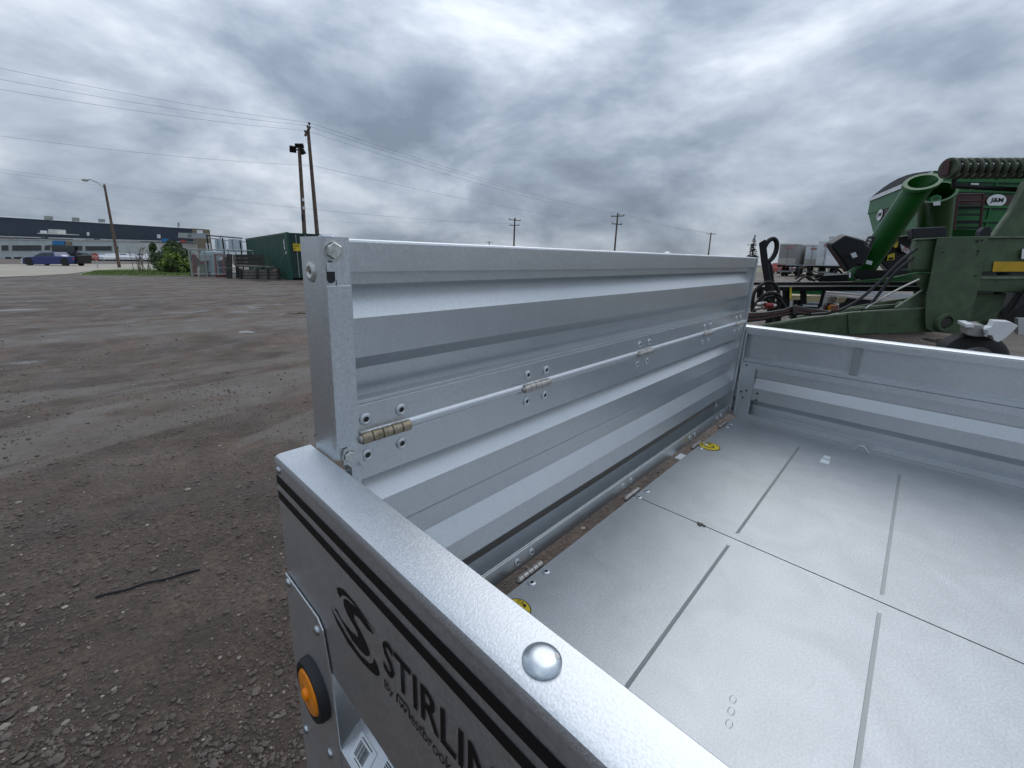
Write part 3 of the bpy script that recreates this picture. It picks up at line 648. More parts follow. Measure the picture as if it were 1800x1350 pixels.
mb = MB(GT); mb.prism([(0.004, -0.0040, z) for z in (0.0,)] and [(0.0085+0.0052*math.cos(a), -0.0040, 0.6725+0.0052*math.sin(a)) for a in [math.pi*k/8 for k in range(9)]]+[(0.0085-0.0052*math.cos(a), -0.0040, 0.656-0.0052*math.sin(a)) for a in [math.pi*k/8 for k in range(9)]], (0, 0.0003, 0)); mb.build('slot', 'rivet hole', post)
mb = MB(GT); mb.box(0.0036, 0.0134, -0.0046, -0.0041, 0.665, 0.676); mb.build('slot_plate', 'galvanised frame', post)
def hexbolt(par, p, r, h):
    q = GT(*p); bolt_head(par, q, (0, -1, 0), r, h, 'hex_bolt', 'dull zinc', True)
mat('dull zinc', (0.58, 0.60, 0.57), 0.32, 0.95, var=0.25, vscale=220)
hexbolt(post, (0.0125, -0.0040, 0.690), 0.0098, 0.0075); hexbolt(post, (0.0165, -0.008, 0.4175), 0.0078, 0.006)
mb = MB(GT); mb.prism([(x, -0.008, z) for x, z in ((0.008, 0.405), (0.030, 0.405), (0.036, 0.392), (0.036, 0.428), (0.028, 0.434), (0.010, 0.428))], (0, 0.003, 0)); mb.build('hinge_tab', 'galvanised frame', tr)
mb = MB(GT); mb.box(0.022, 0.0355, -0.0025, 0.02, 0.03, 0.395); mb.build('lower_post', 'galvanised frame', tr)
mb = MB(); c = GT(-0.0002, 0.033, 0.663); mb.lathe(c, (-1, 0, 0), [(0.013, -0.0002), (0.0128, 0.0012), (0.009, 0.0026), (0.0075, 0.0026), (0.006, 0.0014), (0.0028, 0.0012), (0, 0.0011)], 24, [0, 0, 0, 0, 0, 1]); mb.build('rivet_nut', ['dull zinc', 'rivet hole'], post, smooth=True)
mb = MB(GT); mb.box(X1+0.001, W_-0.005, -0.004, TG, 0.01, HG); mb.box(X1-0.0015, X1+0.0045, -0.007, -0.004, 0.01, HG); fpst = mb.build('gate_post', 'galvanised frame', tr); fpst['label'] = 'far gate post'
for x in (0.022, 1.02): mb = MB(GT); mb.lathe((x, 0.03, HG+0.001), (0, 0, 1), [(0.011, 0), (0.010, .002), (0.005, .004), (0, .0043)], 20); mb.build('carriage_bolt', 'zinc bolt', post, smooth=True)
# pivot tube along the hinge line, hinges and rivets
mb = MB(GT); mb.tube([(X0+0.036, 0.001, 0.4365), (X1, 0.001, 0.4365)], 0.0078, 14); mb.build('pivot_tube', 'galvanised cap', tr, smooth=True)
def hinge_proto(mtl):
    mb = MB(); mb.tube([(-0.0405, 0, 0), (0.0405, 0, 0)], 0.0035, 8); pin = mb.build('hinge', 'zinc bolt', tr, smooth=True)
    for i in range(5):
        mb = MB(); a = -0.040+0.016*i+0.0004; mb.lathe((a, 0, 0), (1, 0, 0), [(0.0, 0), (0.0072, 0), (0.0082, 0.001), (0.0082, 0.0142), (0.0072, 0.0152), (0, 0.0152)], 16); mb.build('knuckle', mtl, pin, smooth=True)
    mb = MB(); mb.lathe((-0.0405, 0, 0), (-1, 0, 0), [(0.0062, -0.001), (0.0062, 0.0005), (0.004, 0.0028), (0, 0.0032)], 12); mb.build('pin_head', 'dull steel', pin, smooth=True)
    return pin
h1 = hinge_proto('brass steel'); h2 = hinge_proto('dull steel')
h1.location = GT(0.0755, -0.0065, 0.4355); h2.location = GT(0.414, -0.0065, 0.4355)
for x in (0.882, 1.362, 1.712): copy_part(h2, tr, GT(x, -0.0065, 0.4355))
for x in (0.414, 0.880, 1.385, 1.682):
    c = copy_part(h2, tr, Vector((x, -0.0185, -0.003)))
mb = MB(); mb.lathe((0, 0, 0), (0, -1, 0), [(0.0094, -0.0004), (0.0092, 0.0010), (0.0075, 0.0022), (0.0048, 0.0026), (0.0040, 0.0016), (0.0034, 0.0012), (0.0, 0.0010)], 18, [0, 0, 0, 0, 1, 1])
rv = mb.build('rivet', ['galvanised frame', 'rivet hole'], up, smooth=True); first = True
for x in (0.0755, 0.4205, 0.882, 1.362, 1.712):
    for dx in (-0.0285, 0.0285):
        if first: rv.location = GT(x+dx, -0.0006, 0.4605); first = False
        else: copy_part(rv, up, GT(x+dx, -0.0006, 0.4605))
        copy_part(rv, lowr, GT(x+dx, -0.0006, 0.4055))
for x in (0.414, 0.880, 1.385, 1.682):
    for dx in (-0.024, 0.024):
        copy_part(rv, lowr, GT(x+dx, -0.0006, 0.026)); c = copy_part(rv, f1 if x < 0.87 else f2, Vector((x+dx+(0.02 if x == 0.88 else 0), -0.045, 0.0006))); c.rotation_euler = (-math.pi/2, 0, 0)
mb = MB(); mb.box(1.215, 1.265, -0.030, -0.008, -0.006, -0.002); mb.build('hinge_leaf', 'white paint', tr)
mb = MB(); mb.box(0.02, W_-0.02, -0.030, -0.004, -0.105, -0.100); mb.build('rear_crossmember_lip', 'rust', tr)

# ================================================================== FAR LEFT: WAREHOUSE AND STREET
def lfbox(mb, a0, a1, d0, d1, z0, z1, m=0): return mb.box(a0, a1, d0, d1, z0, z1, m)
def part(name, mtl, parent, fn, **k):
    mb = MB(LF); fn(mb); return mb.build(name, mtl, parent, **k)
def pxpart(name, mtl, parent, poly, D, t, **k):
    mb = MB(LF); pxprism(mb, poly, D, t); return mb.build(name, mtl, parent, **k)
wh_ = thing('warehouse', 'long warehouse with navy upper cladding and a grey windowed office front', 'building', foot(120, 125))
def wall_line(x0, y0, D0, x1, y1, D1, zb, thick, mb):     # a receding wall: top line from photo points
    (a0, z0), (a1, z1) = V(x0, y0, D0), V(x1, y1, D1)
    u_ = Vector((a1-a0, D1-D0)).normalized()*thick; p_, q_ = -u_.y, u_.x
    mb.add([(a0, D0, zb), (a1, D1, zb), (a1, D1, z1), (a0, D0, z0), (a0+p_, D0+q_, zb), (a1+p_, D1+q_, zb), (a1+p_, D1+q_, z1), (a0+p_, D0+q_, z0)],
           [(0, 1, 2, 3), (4, 5, 6, 7), (0, 1, 5, 4), (3, 2, 6, 7), (1, 2, 6, 5), (0, 3, 7, 4)])
part('hall_wall', 'navy cladding', wh_, lambda m: wall_line(-320, 362.3, 112, 336, 402.0, 166, 0.0, 30, m))
part('hall_end_wall', 'tan wall', wh_, lambda m: wall_line(336.5, 401.2, 166.4, 368.5, 403.6, 171, 0.0, 24, m))
part('roof_edge', 'white paint', wh_, lambda m: m.tube([(V(-320, 361.8, 111.8)[0], 111.8, V(-320, 361.6, 111.8)[1]), (V(336, 401.6, 165.8)[0], 165.8, V(336, 401.3, 165.8)[1])], 0.14, 5))
part('lower_block', 'concrete light', wh_, lambda m: wall_line(-320, 405, 108, 346, 425.0, 155, 0.0, 8, m))
def coping(m):
    a0, z0 = V(-320, 408.5, 107.8); a1, z1 = V(346, 427.2, 154.8); m.tube([(a0, 107.8, z0), (a1, 154.8, z1)], 0.16, 4)
part('coping', 'navy cladding', wh_, coping)
DA = 106
part('office_front', 'office wall', wh_, lambda m: pxprism(m, [(-330, 416), (208.5, 423.5), (210, 463.8), (-330, 462)], DA, 6.0))
part('office_coping', 'concrete light', wh_, lambda m: pxprism(m, [(-330, 415.2), (208.8, 422.8), (208.8, 423.8), (-330, 416.4)], DA-0.15, 6.3))
def window(x0, x1, y0, y1, nm):
    f = part('window', 'concrete light', wh_, lambda m: pxprism(m, [(x0-.8, y0-.6), (x1+.8, y0-.55), (x1+1.0, y1+.6), (x0-.6, y1+.6)], DA-0.08, 0.2))
    k = (x1-x0)/nm
    for i in range(nm):
        part('pane', 'window glass', f, lambda m: pxprism(m, [(x0+i*k+.25, y0), (x0+(i+1)*k-.25, y0), (x0+(i+1)*k-.15, y1), (x0+i*k+.35, y1)], DA-0.14, 0.05))
for x0, x1, y0, y1, nm in ((-130, -60, 430, 440, 4), (-48, -8, 430.5, 440, 3), (2, 14.5, 431, 440.3, 2), (20.5, 72.5, 431, 440.5, 6), (78, 88, 431.5, 439.5, 1), (133.5, 144.5, 432, 440, 1), (149.5, 196, 432.5, 440.4, 5), (202.5, 208, 433, 441, 1),
                          (-120, -70, 451, 460, 4), (8.5, 19, 451.5, 460.5, 1), (24, 38, 451.5, 460.5, 2), (137, 150, 451.2, 461, 1), (153, 199, 451.2, 458, 5)): window(x0, x1, y0, y1, nm)
part('entrance_glazing', 'window glass', wh_, lambda m: pxprism(m, [(90, 431.5), (131, 432), (132, 444.0), (91.5, 443.8)], DA-0.5, 0.3))
part('entrance_glazing', 'window glass', wh_, lambda m: pxprism(m, [(94, 446.0), (128, 446.2), (128.4, 461.5), (95, 461.5)], DA-0.3, 0.2))
part('entrance_canopy', 'navy cladding', wh_, lambda m: pxprism(m, [(90, 444.2), (138, 444.6), (138.4, 446.4), (90.5, 446)], DA-2.2, 2.2))
part('sign_board', 'blue sign', wh_, lambda m: pxprism(m, [(92, 423.3), (113, 423.6), (113.4, 430.8), (92.4, 430.6)], DA-0.25, 0.15))
part('sign_board', 'office wall', wh_, lambda m: pxprism(m, [(80, 423.3), (91.5, 423.5), (91.8, 430.6), (80.3, 430.4)], DA-0.24, 0.12))
part('sign_board', 'orange faded', wh_, lambda m: pxprism(m, [(115, 424.8), (124.5, 425), (124.7, 430.2), (115.2, 430.0)], DA-0.24, 0.12))
for x0, x1, y0, y1, D, mt in ((77, 86, 379.5, 385.5, 128, 'fence steel'), (126, 134, 382, 388, 133, 'fence steel'), (172.5, 180, 384.5, 390, 138, 'fence steel'), (312, 314.5, 391, 400.5, 166, 'fence steel'),
                              (84.5, 101.5, 402.8, 410.5, 112, 'concrete light'), (70.5, 77, 405, 409.3, 112, 'white paint'), (152.5, 155, 408, 413.5, 118, 'white paint'), (276, 280, 412, 418, 146, 'white paint'),
                              (313, 329, 409, 416.5, 150, 'fence steel'), (331, 361, 409.3, 417.5, 151, 'car silver'), (346, 353, 404.5, 409.4, 152, 'white paint'), (317, 323, 425.5-4, 425.5, 148, 'stop red'), (284, 292, 419, 424.5, 146.5, 'blue sign'),
                              (71, 78, 415.8, 420.3, 110, 'car dark'), (165, 171, 418.8, 422.8, 110, 'car dark'), (25, 32, 416.7, 419.7, 110, 'car dark'), (128, 140, 420.0, 422.5, 110, 'car silver')):
    part('rooftop_unit', mt, wh_, lambda m: pxprism(m, [(x0, y0), (x1, y0+(x1-x0)*.04), (x1+.3, y1+.6), (x0+.3, y1+.6)], D, min(2.0, (x1-x0)*.12)))
part('service_deck', 'concrete light', wh_, lambda m: pxprism(m, [(66, 409.4), (119, 411.2), (119, 412.4), (66, 410.6)], 111.5, 3.0))
part('service_deck', 'dull steel', wh_, lambda m: pxprism(m, [(312, 416.4), (372, 418.6), (372, 419.8), (312, 417.6)], 149.5, 4.0))
# parked cars in front of the offices
def car(label, x, D, paint, w=1.8, h=1.48):
    t = thing('parked_car', label, 'car', foot(x, D), 'cars parked along the office front'); c = lat(x, D)
    mb = MB(LF); mb.prism([(c-w/2, D, .28), (c+w/2, D, .28), (c+w/2, D, .80), (c+w*.46, D, .93), (c-w*.46, D, .93), (c-w/2, D, .80)], (0, 4.3, 0)); mb.build('body', paint, t, bevel=0.08)
    mb = MB(LF); b = [(c-w*.45, D+.3, .92), (c+w*.45, D+.3, .92), (c+w*.45, D+3.3, .92), (c-w*.45, D+3.3, .92)]; tp = [(c-w*.37, D+.9, h), (c+w*.37, D+.9, h), (c+w*.37, D+2.5, h), (c-w*.37, D+2.5, h)]
    mb.add(b+tp, [(0, 1, 5, 4), (1, 2, 6, 5), (2, 3, 7, 6), (3, 0, 4, 7), (4, 5, 6, 7)]); mb.build('cabin', paint, t)
    mb = MB(LF); mb.add([(c-w*.41, D+.38, .96), (c+w*.41, D+.38, .96), (c+w*.345, D+.80, h-.08), (c-w*.345, D+.80, h-.08)], [(0, 1, 2, 3)]); mb.build('window', 'window glass', t)
    for sx in (-1, 1):
        for dd in (.8, 3.4):
            mb = MB(LF); mb.lathe((c+sx*(w/2-.02), D+dd, .32), (-sx, 0, 0), [(0, 0), (.31, 0), (.32, .03), (.32, .2), (0, .2)], 14); mb.build('wheel', 'black rubber', t)
        mb = MB(LF); mb.box(c+sx*.62-.16, c+sx*.62+.16, D-.02, D+.03, .62, .76); mb.build('tail_lamp', 'stop red' if paint != 'car white' else 'chrome', t)
for q in (('dark grey car parked beside the black box on the pickup, leftmost in the row', 147.5, 96, 'car dark', 1.9, 1.5), ('second dark car in the row, partly behind the first', 158.5, 96, 'car dark', 1.85, 1.45),
          ('white car parked just right of the stop sign', 176.5, 92, 'car white'), ('white car with a grey roof just left of the street lamp', 190, 94, 'car white', 1.9, 1.62), ('silver car parked behind the foot of the street lamp', 203, 95, 'car silver'),
          ('white car first to the right of the street lamp', 214.5, 95, 'car white', 1.85, 1.6), ('white car second to the right of the street lamp', 226.5, 95, 'car white'), ('white car parked farthest right, behind the bare shrub', 245, 95, 'car white', 1.9, 1.65)): car(*q)
# blue pickup passing on the road
DP = 48
pk = thing('pickup_truck', 'dark blue crew cab pickup truck on the gravel road', 'truck', foot(82, DP))
mb = MB(LF); pxprism(mb, [(39, 453.5), (42, 451.6), (54.5, 450.8), (93, 450.3), (128.8, 450.6), (129.8, 453), (129.6, 462.6), (120.5, 464.3), (107, 464.4), (58, 465.0), (45, 465), (39.4, 464), (38.6, 460)], DP, 1.95); mb.build('body', 'truck blue', pk, bevel=0.06)
def cab(mb, poly0, poly1, D0, D1):
    a = [(V(x, y, DP)[0], D0, V(x, y, DP)[1]) for x, y in poly0]; b = [(V(x, y, DP)[0], D1, V(x, y, DP)[1]) for x, y in poly1]; n = len(a)
    mb.add(a+b, [tuple(range(n)), tuple(range(2*n-1, n-1, -1))]+[(i, i+n, (i+1) % n+n, (i+1) % n) for i in range(n)])
mb = MB(LF); pc = [(55, 451), (66.0, 443.6), (71, 442.9), (90, 443.0), (95.2, 450.7)]; a = [V(x, y, DP) for x, y in pc]
lo = [(l, DP+(.05 if i in (0, 4) else .28), z) for i, (l, z) in enumerate(a)]; hi = [(l, DP+1.95-(.05 if i in (0, 4) else .28), z) for i, (l, z) in enumerate(a)]
n = 5; mb.add(lo+hi, [tuple(range(n)), tuple(range(2*n-1, n-1, -1))]+[(i, i+n, (i+1) % n+n, (i+1) % n) for i in range(n)]); mb.build('cab', 'truck blue', pk, bevel=0.05)
for nm, po in (('window', [(59.5, 450.4), (67.4, 444.6), (76.5, 444.2), (77, 450.2)]), ('window', [(78.6, 450.3), (78.2, 444.2), (88.8, 444.2), (91.6, 450.1)])):
    mb = MB(LF); a = [V(x, y, DP) for x, y in po]; zs = [z for _, z in a]; z0, z1 = min(zs), max(zs)
    mb.add([(l, DP-.03+.05+.23*(z-z0)/(z1-z0), z) for l, z in a], [(0, 1, 2, 3)]); mb.build(nm, 'window glass', pk, solid=0.02)
mb = MB(LF); mb.add([(V(54.9, 450.7, DP)[0], DP+.16, V(55, 450.7, DP)[1]), (V(66.2, 445.2, DP)[0]-.03, DP+.36, V(66, 445.0, DP)[1]), (V(66.2, 445.2, DP)[0]-.03, DP+1.6, V(66, 445.0, DP)[1]), (V(54.9, 450.7, DP)[0], DP+1.8, V(55, 450.7, DP)[1])], [(0, 1, 2, 3)]); mb.build('windscreen', 'panel glass', pk, solid=0.02)
for x, y in ((51.3, 464.0), (113.7, 463.4)):
    for dd, sg in ((-.02, 1), (1.97, -1)):
        l, z = V(x, y, DP); z = 0.385; mb = MB(LF); mb.lathe((l, DP+dd, z), (0, sg, 0), [(.24, .02), (.36, 0), (.385, .05), (.385, .22), (.2, .24)], 24); wz = mb.build('wheel', 'black rubber', pk, smooth=True)
        mb = MB(LF); mb.lathe((l, DP+dd, z), (0, sg, 0), [(0, .03), (.07, .03), (.10, .06), (.20, .05), (.245, .02)], 20); mb.build('rim', 'car silver', wz, smooth=True)
    mb = MB(LF); mb.lathe((l, DP-.012, .44), (0, 1, 0), [(0, 0), (.46, 0), (.46, .02)], 24); mb.build('wheel_arch', 'black rubber', pk)
pxpart('headlight', 'chrome', pk, [(36.6, 454.4), (39.5, 453.9), (40.8, 456), (40.2, 460.5), (37.6, 460)], DP+.1, .35)
pxpart('bumper', 'chrome', pk, [(36.0, 459.8), (40.5, 460.2), (40.6, 463), (36.6, 462.6)], DP+.05, 1.85)
pxpart('tail_lamp', 'stop red', pk, [(128.0, 453.5), (130.0, 453.5), (130.0, 457), (128.0, 457)], DP-.015, .1)
o = tag(pxpart('cargo_box', 'black rubber', None, [(129.8, 449.5), (135.5, 448.2), (137, 449), (137, 463), (130.5, 463.3)], DP+.2, 1.6, bevel=.04), 'tall black box carried at the tail of the blue pickup', 'box')
o = tag(pxpart('cargo_sack', 'white paint', None, [(102, 451.6), (104.5, 448.8), (107, 447.9), (109.3, 449), (111.5, 451.6)], DP+.7, .6, bevel=.05), 'white bundle lying in the bed of the blue pickup', 'bundle')
# stop sign
DS = 41
t = thing('stop_sign', 'octagonal faded red stop sign on a thin post by the road', 'sign', foot(171.5, DS)); l0 = lat(170, DS)
cz = V(169.5, 451.2, DS)[1]
mb = MB(LF); mb.prism([(l0+.36*math.cos(math.pi*(k+.5)/4), DS, cz+.36*math.sin(math.pi*(k+.5)/4)) for k in range(8)], (0, .02, 0)); pl_ = mb.build('plate', 'stop red', t)
put_text('lettering', 'STOP', 'white paint', pl_, LF(l0-.26, DS, cz-.11)-ORG[t.name], RT, (0, 0, 1), width=.52, height=.22, thick=.012)
mb = MB(LF); mb.tube([(l0, DS+.05, 0), (l0, DS+.05, cz+.3)], .035, 6); mb.build('post', 'fence steel', t)
# street lamp
DL = 44.5
t = thing('street_lamp', 'tall brown street lamp post with a curved arm, standing on the grass', 'street lamp', foot(209.5, DL)); l0 = lat(209, DL); zt = V(186, 324, DL)[1]
mb = MB(LF); mb.tube([(l0, DL, 0), (l0, DL, zt)], [.14, .09], 10); mb.build('pole', 'pole wood', t, smooth=True)
mb = MB(LF); la = V(151, 317.5, DL)[0]; mb.tube([(l0-.05, DL-.05, zt-.3), (l0-.5, DL-.1, zt+.12), (l0-1.2, DL-.1, zt+.42), (la+.2, DL-.1, V(151, 317, DL)[1])], .05, 8); mb.build('arm', 'fence steel', t, smooth=True)
mb = MB(LF); mb.lathe((la+.3, DL-.1, V(151, 317, DL)[1]-.02), (-1, 0, .08), [(0, 0), (.10, .02), (.15, .25), (.10, .55), (0, .62)], 10); mb.build('lamp_head', 'fence steel', t, smooth=True)

# ---- shrubs: leaf faces spread through several lobes, with stems
def leafy(name, label, cat, x, D, lobes, nleaf, size, mtl, mtl2='leaf dark', stems=6, seed=1, h0=0.05):
    random.seed(seed); c = foot(x, D); t = thing(name, label, cat, c); vs = []; fs = []; ms = []
    for k in range(nleaf):
        lx, ly, lz, rx, rz = random.choice(lobes)
        while True:
            q = Vector((random.uniform(-1, 1), random.uniform(-1, 1), random.uniform(-1, 1)))
            if 0.15 < q.length < 1: break
        q *= (0.75+0.25*random.random())/max(q.length, .45)*q.length**.5
        p = c + RT*(lx+q.x*rx) + F*(ly+q.y*rx) + Vector((0, 0, max(.03, lz+q.z*rz)))
        if noise.noise(p*2.6) < -0.12: continue
        a = Vector((random.uniform(-1, 1), random.uniform(-1, 1), random.uniform(-.4, 1))).normalized(); b = a.cross(Vector((random.random(), random.random(), random.random()-.5))).normalized(); s = size*random.uniform(.6, 1.4); i = len(vs)
        vs += [p-b*s*.4, p+a*s*.5-b*s*.05, p+b*s*.4, p-a*s*.5]; fs.append((i, i+1, i+2, i+3)); ms.append(1 if noise.noise(p*1.7+Vector((9, 0, 0))) < -.05 else 0)
    mb = MB(); mb.v = vs; mb.f = fs; mb.m = ms; mb.build('crown', [mtl, mtl2], t)
    mb = MB()
    for k in range(stems):
        lx, ly, lz, rx, rz = lobes[k % len(lobes)]; e_ = c+RT*lx+F*ly+Vector((0, 0, lz+rz*.5)); b = c+RT*lx*.25+F*ly*.25+Vector((0, 0, h0-.05)); mid = b.lerp(e_, .5)+Vector((random.uniform(-.1, .1), random.uniform(-.1, .1), 0))
        mb.tube([b, mid, e_], [.05, .035, .012], 5)
    mb.build('trunk', 'bark', t)
    return t
leafy('shrub', 'bright green leafy shrub beside the fenced enclosure', 'shrub', 305, 33, [(-.35, 0, .75, .8, .7), (.35, .1, .85, .85, .8), (.0, 0, 1.45, .65, .55), (-.75, .1, .45, .5, .45), (.85, 0, .55, .5, .5)], 6500, .15, 'leaf green', seed=4)
leafy('shrub', 'dark green shrub to the left of the bright green one', 'shrub', 277, 34.5, [(0, 0, .95, .5, .9), (-.25, .1, 1.75, .28, .5), (.35, 0, .8, .5, .7)], 3200, .13, 'leaf dark', seed=5)
leafy('shrub', 'tall dark shrub behind the bright green one', 'shrub', 309, 37.5, [(0, 0, 1.4, 1.1, 1.1), (.8, 0, 1.1, .9, .9), (-.1, 0, 2.05, .7, .5), (1.3, .1, .8, .6, .7)], 4500, .16, 'leaf dark', seed=6)
def bare_shrub():
    random.seed(8); c = foot(253, 35); t = thing('bare_shrub', 'leafless grey shrub with thin upright twigs on the grass', 'shrub', c); mb = MB(); mb2 = MB(); vs = []
    for k in range(16):
        b = c+RT*random.uniform(-.9, .9)+F*random.uniform(-.4, .4); h = random.uniform(1.0, 2.1); e_ = b+RT*random.uniform(-.5, .5)+F*random.uniform(-.3, .3)+Vector((0, 0, h)); mid = b.lerp(e_, .5)+RT*random.uniform(-.1, .1)
        mb.tube([b, mid, e_], [.022, .015, .006], 4)
        for j in range(7):
            s = b.lerp(e_, random.uniform(.35, .95)); mb2.tube([s, s+RT*random.uniform(-.4, .4)+F*random.uniform(-.3, .3)+Vector((0, 0, random.uniform(.1, .45)))], [.010, .004], 3)
    mb.build('trunk', 'twig', t); mb2.build('crown', 'twig', t)
bare_shrub()

# ---- fenced enclosure with odds and ends
DF = 26.6
t = thing('yard_fence', 'low pipe-framed chain link enclosure left of the timber bins', 'fence', foot(350, DF))
A0 = lambda x, D=DF: lat(x, D)
zt = V(335, 438, DF)[1]
def pipe(name, pts, r=.03): mb = MB(LF); mb.tube(pts, r, 6); return mb.build(name, 'fence steel', t)
for x, D in ((335, DF), (362, DF+.2), (404, DF+.6), (340, DF+5), (447, DF+2.4)): pipe('fence_post', [(A0(x, D), D, 0), (A0(x, D), D, zt+.05)], .04)
pipe('fence_rail', [(A0(335), DF, zt), (A0(404, DF+.6), DF+.6, zt)]); pipe('fence_rail', [(A0(404, DF+.6), DF+.6, zt), (A0(447, DF+2.4), DF+2.4, zt)]); pipe('fence_rail', [(A0(335), DF, .18), (A0(404, DF+.6), DF+.6, .18)]); pipe('fence_rail', [(A0(335), DF, zt), (A0(340, DF+5), DF+5, zt)])
pipe('fence_rail', [(A0(345), DF+.1, zt-.35), (A0(372), DF+.3, zt-.35)])
mb = MB(LF); a0, a1 = A0(335), A0(404, DF+.6); n = 34
for i in range(-12, n):
    for sg in (1, -1):
        u0, u1 = (i/n, (i+12)/n) if sg == 1 else ((i+12)/n, i/n)
        p0 = (u0, .18); p1 = (u1, zt)
        def cl(p, q):
            out = []
            for k in range(2):
                (u, z), (u2, z2) = (p, q) if k == 0 else (q, p)
                if u < 0: z = z+(z2-z)*(0-u)/(u2-u); u = 0
                if u > 1: z = z+(z2-z)*(1-u)/(u2-u); u = 1
                out.append((u, z))
            return out
        (ua, za), (ub, zb) = cl(p0, p1); mb.tube([(a0+(a1-a0)*ua, DF+.6*ua, za), (a0+(a1-a0)*ub, DF+.6*ub, zb)], .004, 3, cap=False)
o = mb.build('chain_link', 'fence steel', t); o['kind'] = 'stuff'
def simple(name, label, cat, mtl, poly, D, th, bevel=.02, group=None):
    l, z = V(poly[0][0], poly[0][1], D); c = sum(p[0] for p in poly)/len(poly); tt = thing(name, label, cat, foot(c, D), group)
    pxpart('body', mtl, tt, poly, D, th, bevel=bevel); return tt
tt = simple('storage_tank', 'pale blue-grey upright tank inside the enclosure', 'tank', 'pale blue tank', [(350.5, 440.5), (377, 441.5), (378, 486.5), (352, 486.2)], 28.5, 1.0, .12)
pxpart('hatch', 'fence steel', tt, [(361, 446), (370, 446.3), (370.2, 458), (361.4, 458)], 28.45, .06); pxpart('valve', 'black paint', tt, [(364, 478), (367.5, 478), (368, 484), (364.5, 484)], 28.4, .12)
tt = simple('leaning_board', 'red board leaning at the left end of the enclosure', 'board', 'red paint', [(336.5, 447), (343.5, 447.5), (345.5, 486.8), (339.5, 487)], 28.1, .10); pxpart('stiffener', 'maroon', tt, [(339.2, 448), (340.4, 448), (342.6, 486), (341.4, 486)], 28.05, .05)
tt = simple('olive_bin', 'brown and olive bin standing before the pale tank', 'bin', 'green tank', [(349.5, 459.5), (359.8, 459.5), (361.5, 485.9), (351, 486)], 28.2, .25); pxpart('lid', 'rust', tt, [(349.2, 458.6), (360.2, 458.6), (360.4, 465), (349.8, 465)], 28.15, .32)
tt = thing('engine_stand', 'red welded stand round a white and maroon engine', 'stand', foot(385, 27.5))
for po in ([(376, 447), (378.2, 447), (381, 487.4), (378.8, 487.4)], [(391.2, 449.5), (393, 449.5), (394.5, 488), (392.6, 488)], [(376, 447), (399, 448), (399, 449.6), (376, 448.8)], [(378.8, 484.4), (394.4, 485.2), (394.5, 486.8), (378.9, 486.2)]): pxpart('bar', 'red paint', tt, po, 27.5, .08)
tt = thing('pump_engine', 'white, maroon and blue engine sitting in the red stand', 'engine', foot(388, 28))
for po, mt in (([(380.5, 458), (391, 456), (396, 468), (384, 469.5)], 'maroon'), ([(383.5, 453.5), (389.6, 453.2), (390.4, 459), (384.4, 459.5)], 'white paint'), ([(384, 470.5), (399, 472), (399, 487.3), (386.5, 487.3)], 'navy cladding'), ([(388.3, 475.5), (391, 475.5), (391.8, 482), (388.8, 482)], 'white paint'), ([(392, 450.5), (398.5, 451), (398.5, 462), (393, 461)], 'black paint')): pxpart('casing', mt, tt, po, 27.7, .5, bevel=.06)
# glazed steel rack standing tall behind the fence
DG = 33
tt = thing('glass_rack', 'tall steel rack of bare frames and glass sheets behind the fence', 'rack', foot(405, DG)); z1 = V(400, 414.2, DG)[1]
xs = (370.5, 375, 397, 399.5, 427, 431)
for i, x in enumerate(xs):
    mb = MB(LF); mb.tube([(lat(x, DG), DG+(i % 2)*1.2, 0), (lat(x, DG), DG+(i % 2)*1.2, z1-.006*(x-370))], .05, 5); mb.build('upright', 'black paint' if i % 2 == 0 else 'fence steel', tt)
for z, mt, dd in ((z1, 'black paint', 0), (z1-.25, 'fence steel', 1.2), (z1-1.0, 'fence steel', 1.2)):
    mb = MB(LF); mb.tube([(lat(369, DG), DG+dd, z), (lat(431.5, DG), DG+dd, z-.18)], .045, 5); mb.build('crossbar', mt, tt)
for po, mt in (([(377, 420), (396, 421), (397.5, 442), (379, 441.5)], 'panel glass'), ([(401, 420), (425, 421), (427, 444), (402.5, 443)], 'panel glass'), ([(404, 421), (415.5, 421.5), (417, 443), (406, 443)], 'white paint'), ([(361.5, 427), (369, 427.5), (370, 441), (363, 440.5)], 'white paint'), ([(386, 432.5), (396, 433), (397, 440.5), (387, 440)], 'trailer grey')): pxpart('sheet', mt, tt, po, DG+.5+random.random()*.4, .03)
mb = MB(LF); mb.box(lat(369, DG), lat(431.5, DG), DG-.1, DG+1.3, .02, .12); mb.build('base', 'fence steel', tt)
tt = simple('white_crate', 'pale crate between the glass rack and the green container', 'crate', 'trailer white', [(433, 432), (444.5, 431.4), (446, 470), (434.5, 470)], 34, 1.0); pxpart('band', 'fence steel', tt, [(433, 440), (445, 439.6), (445, 441), (433, 441.4)], 33.96, .04)
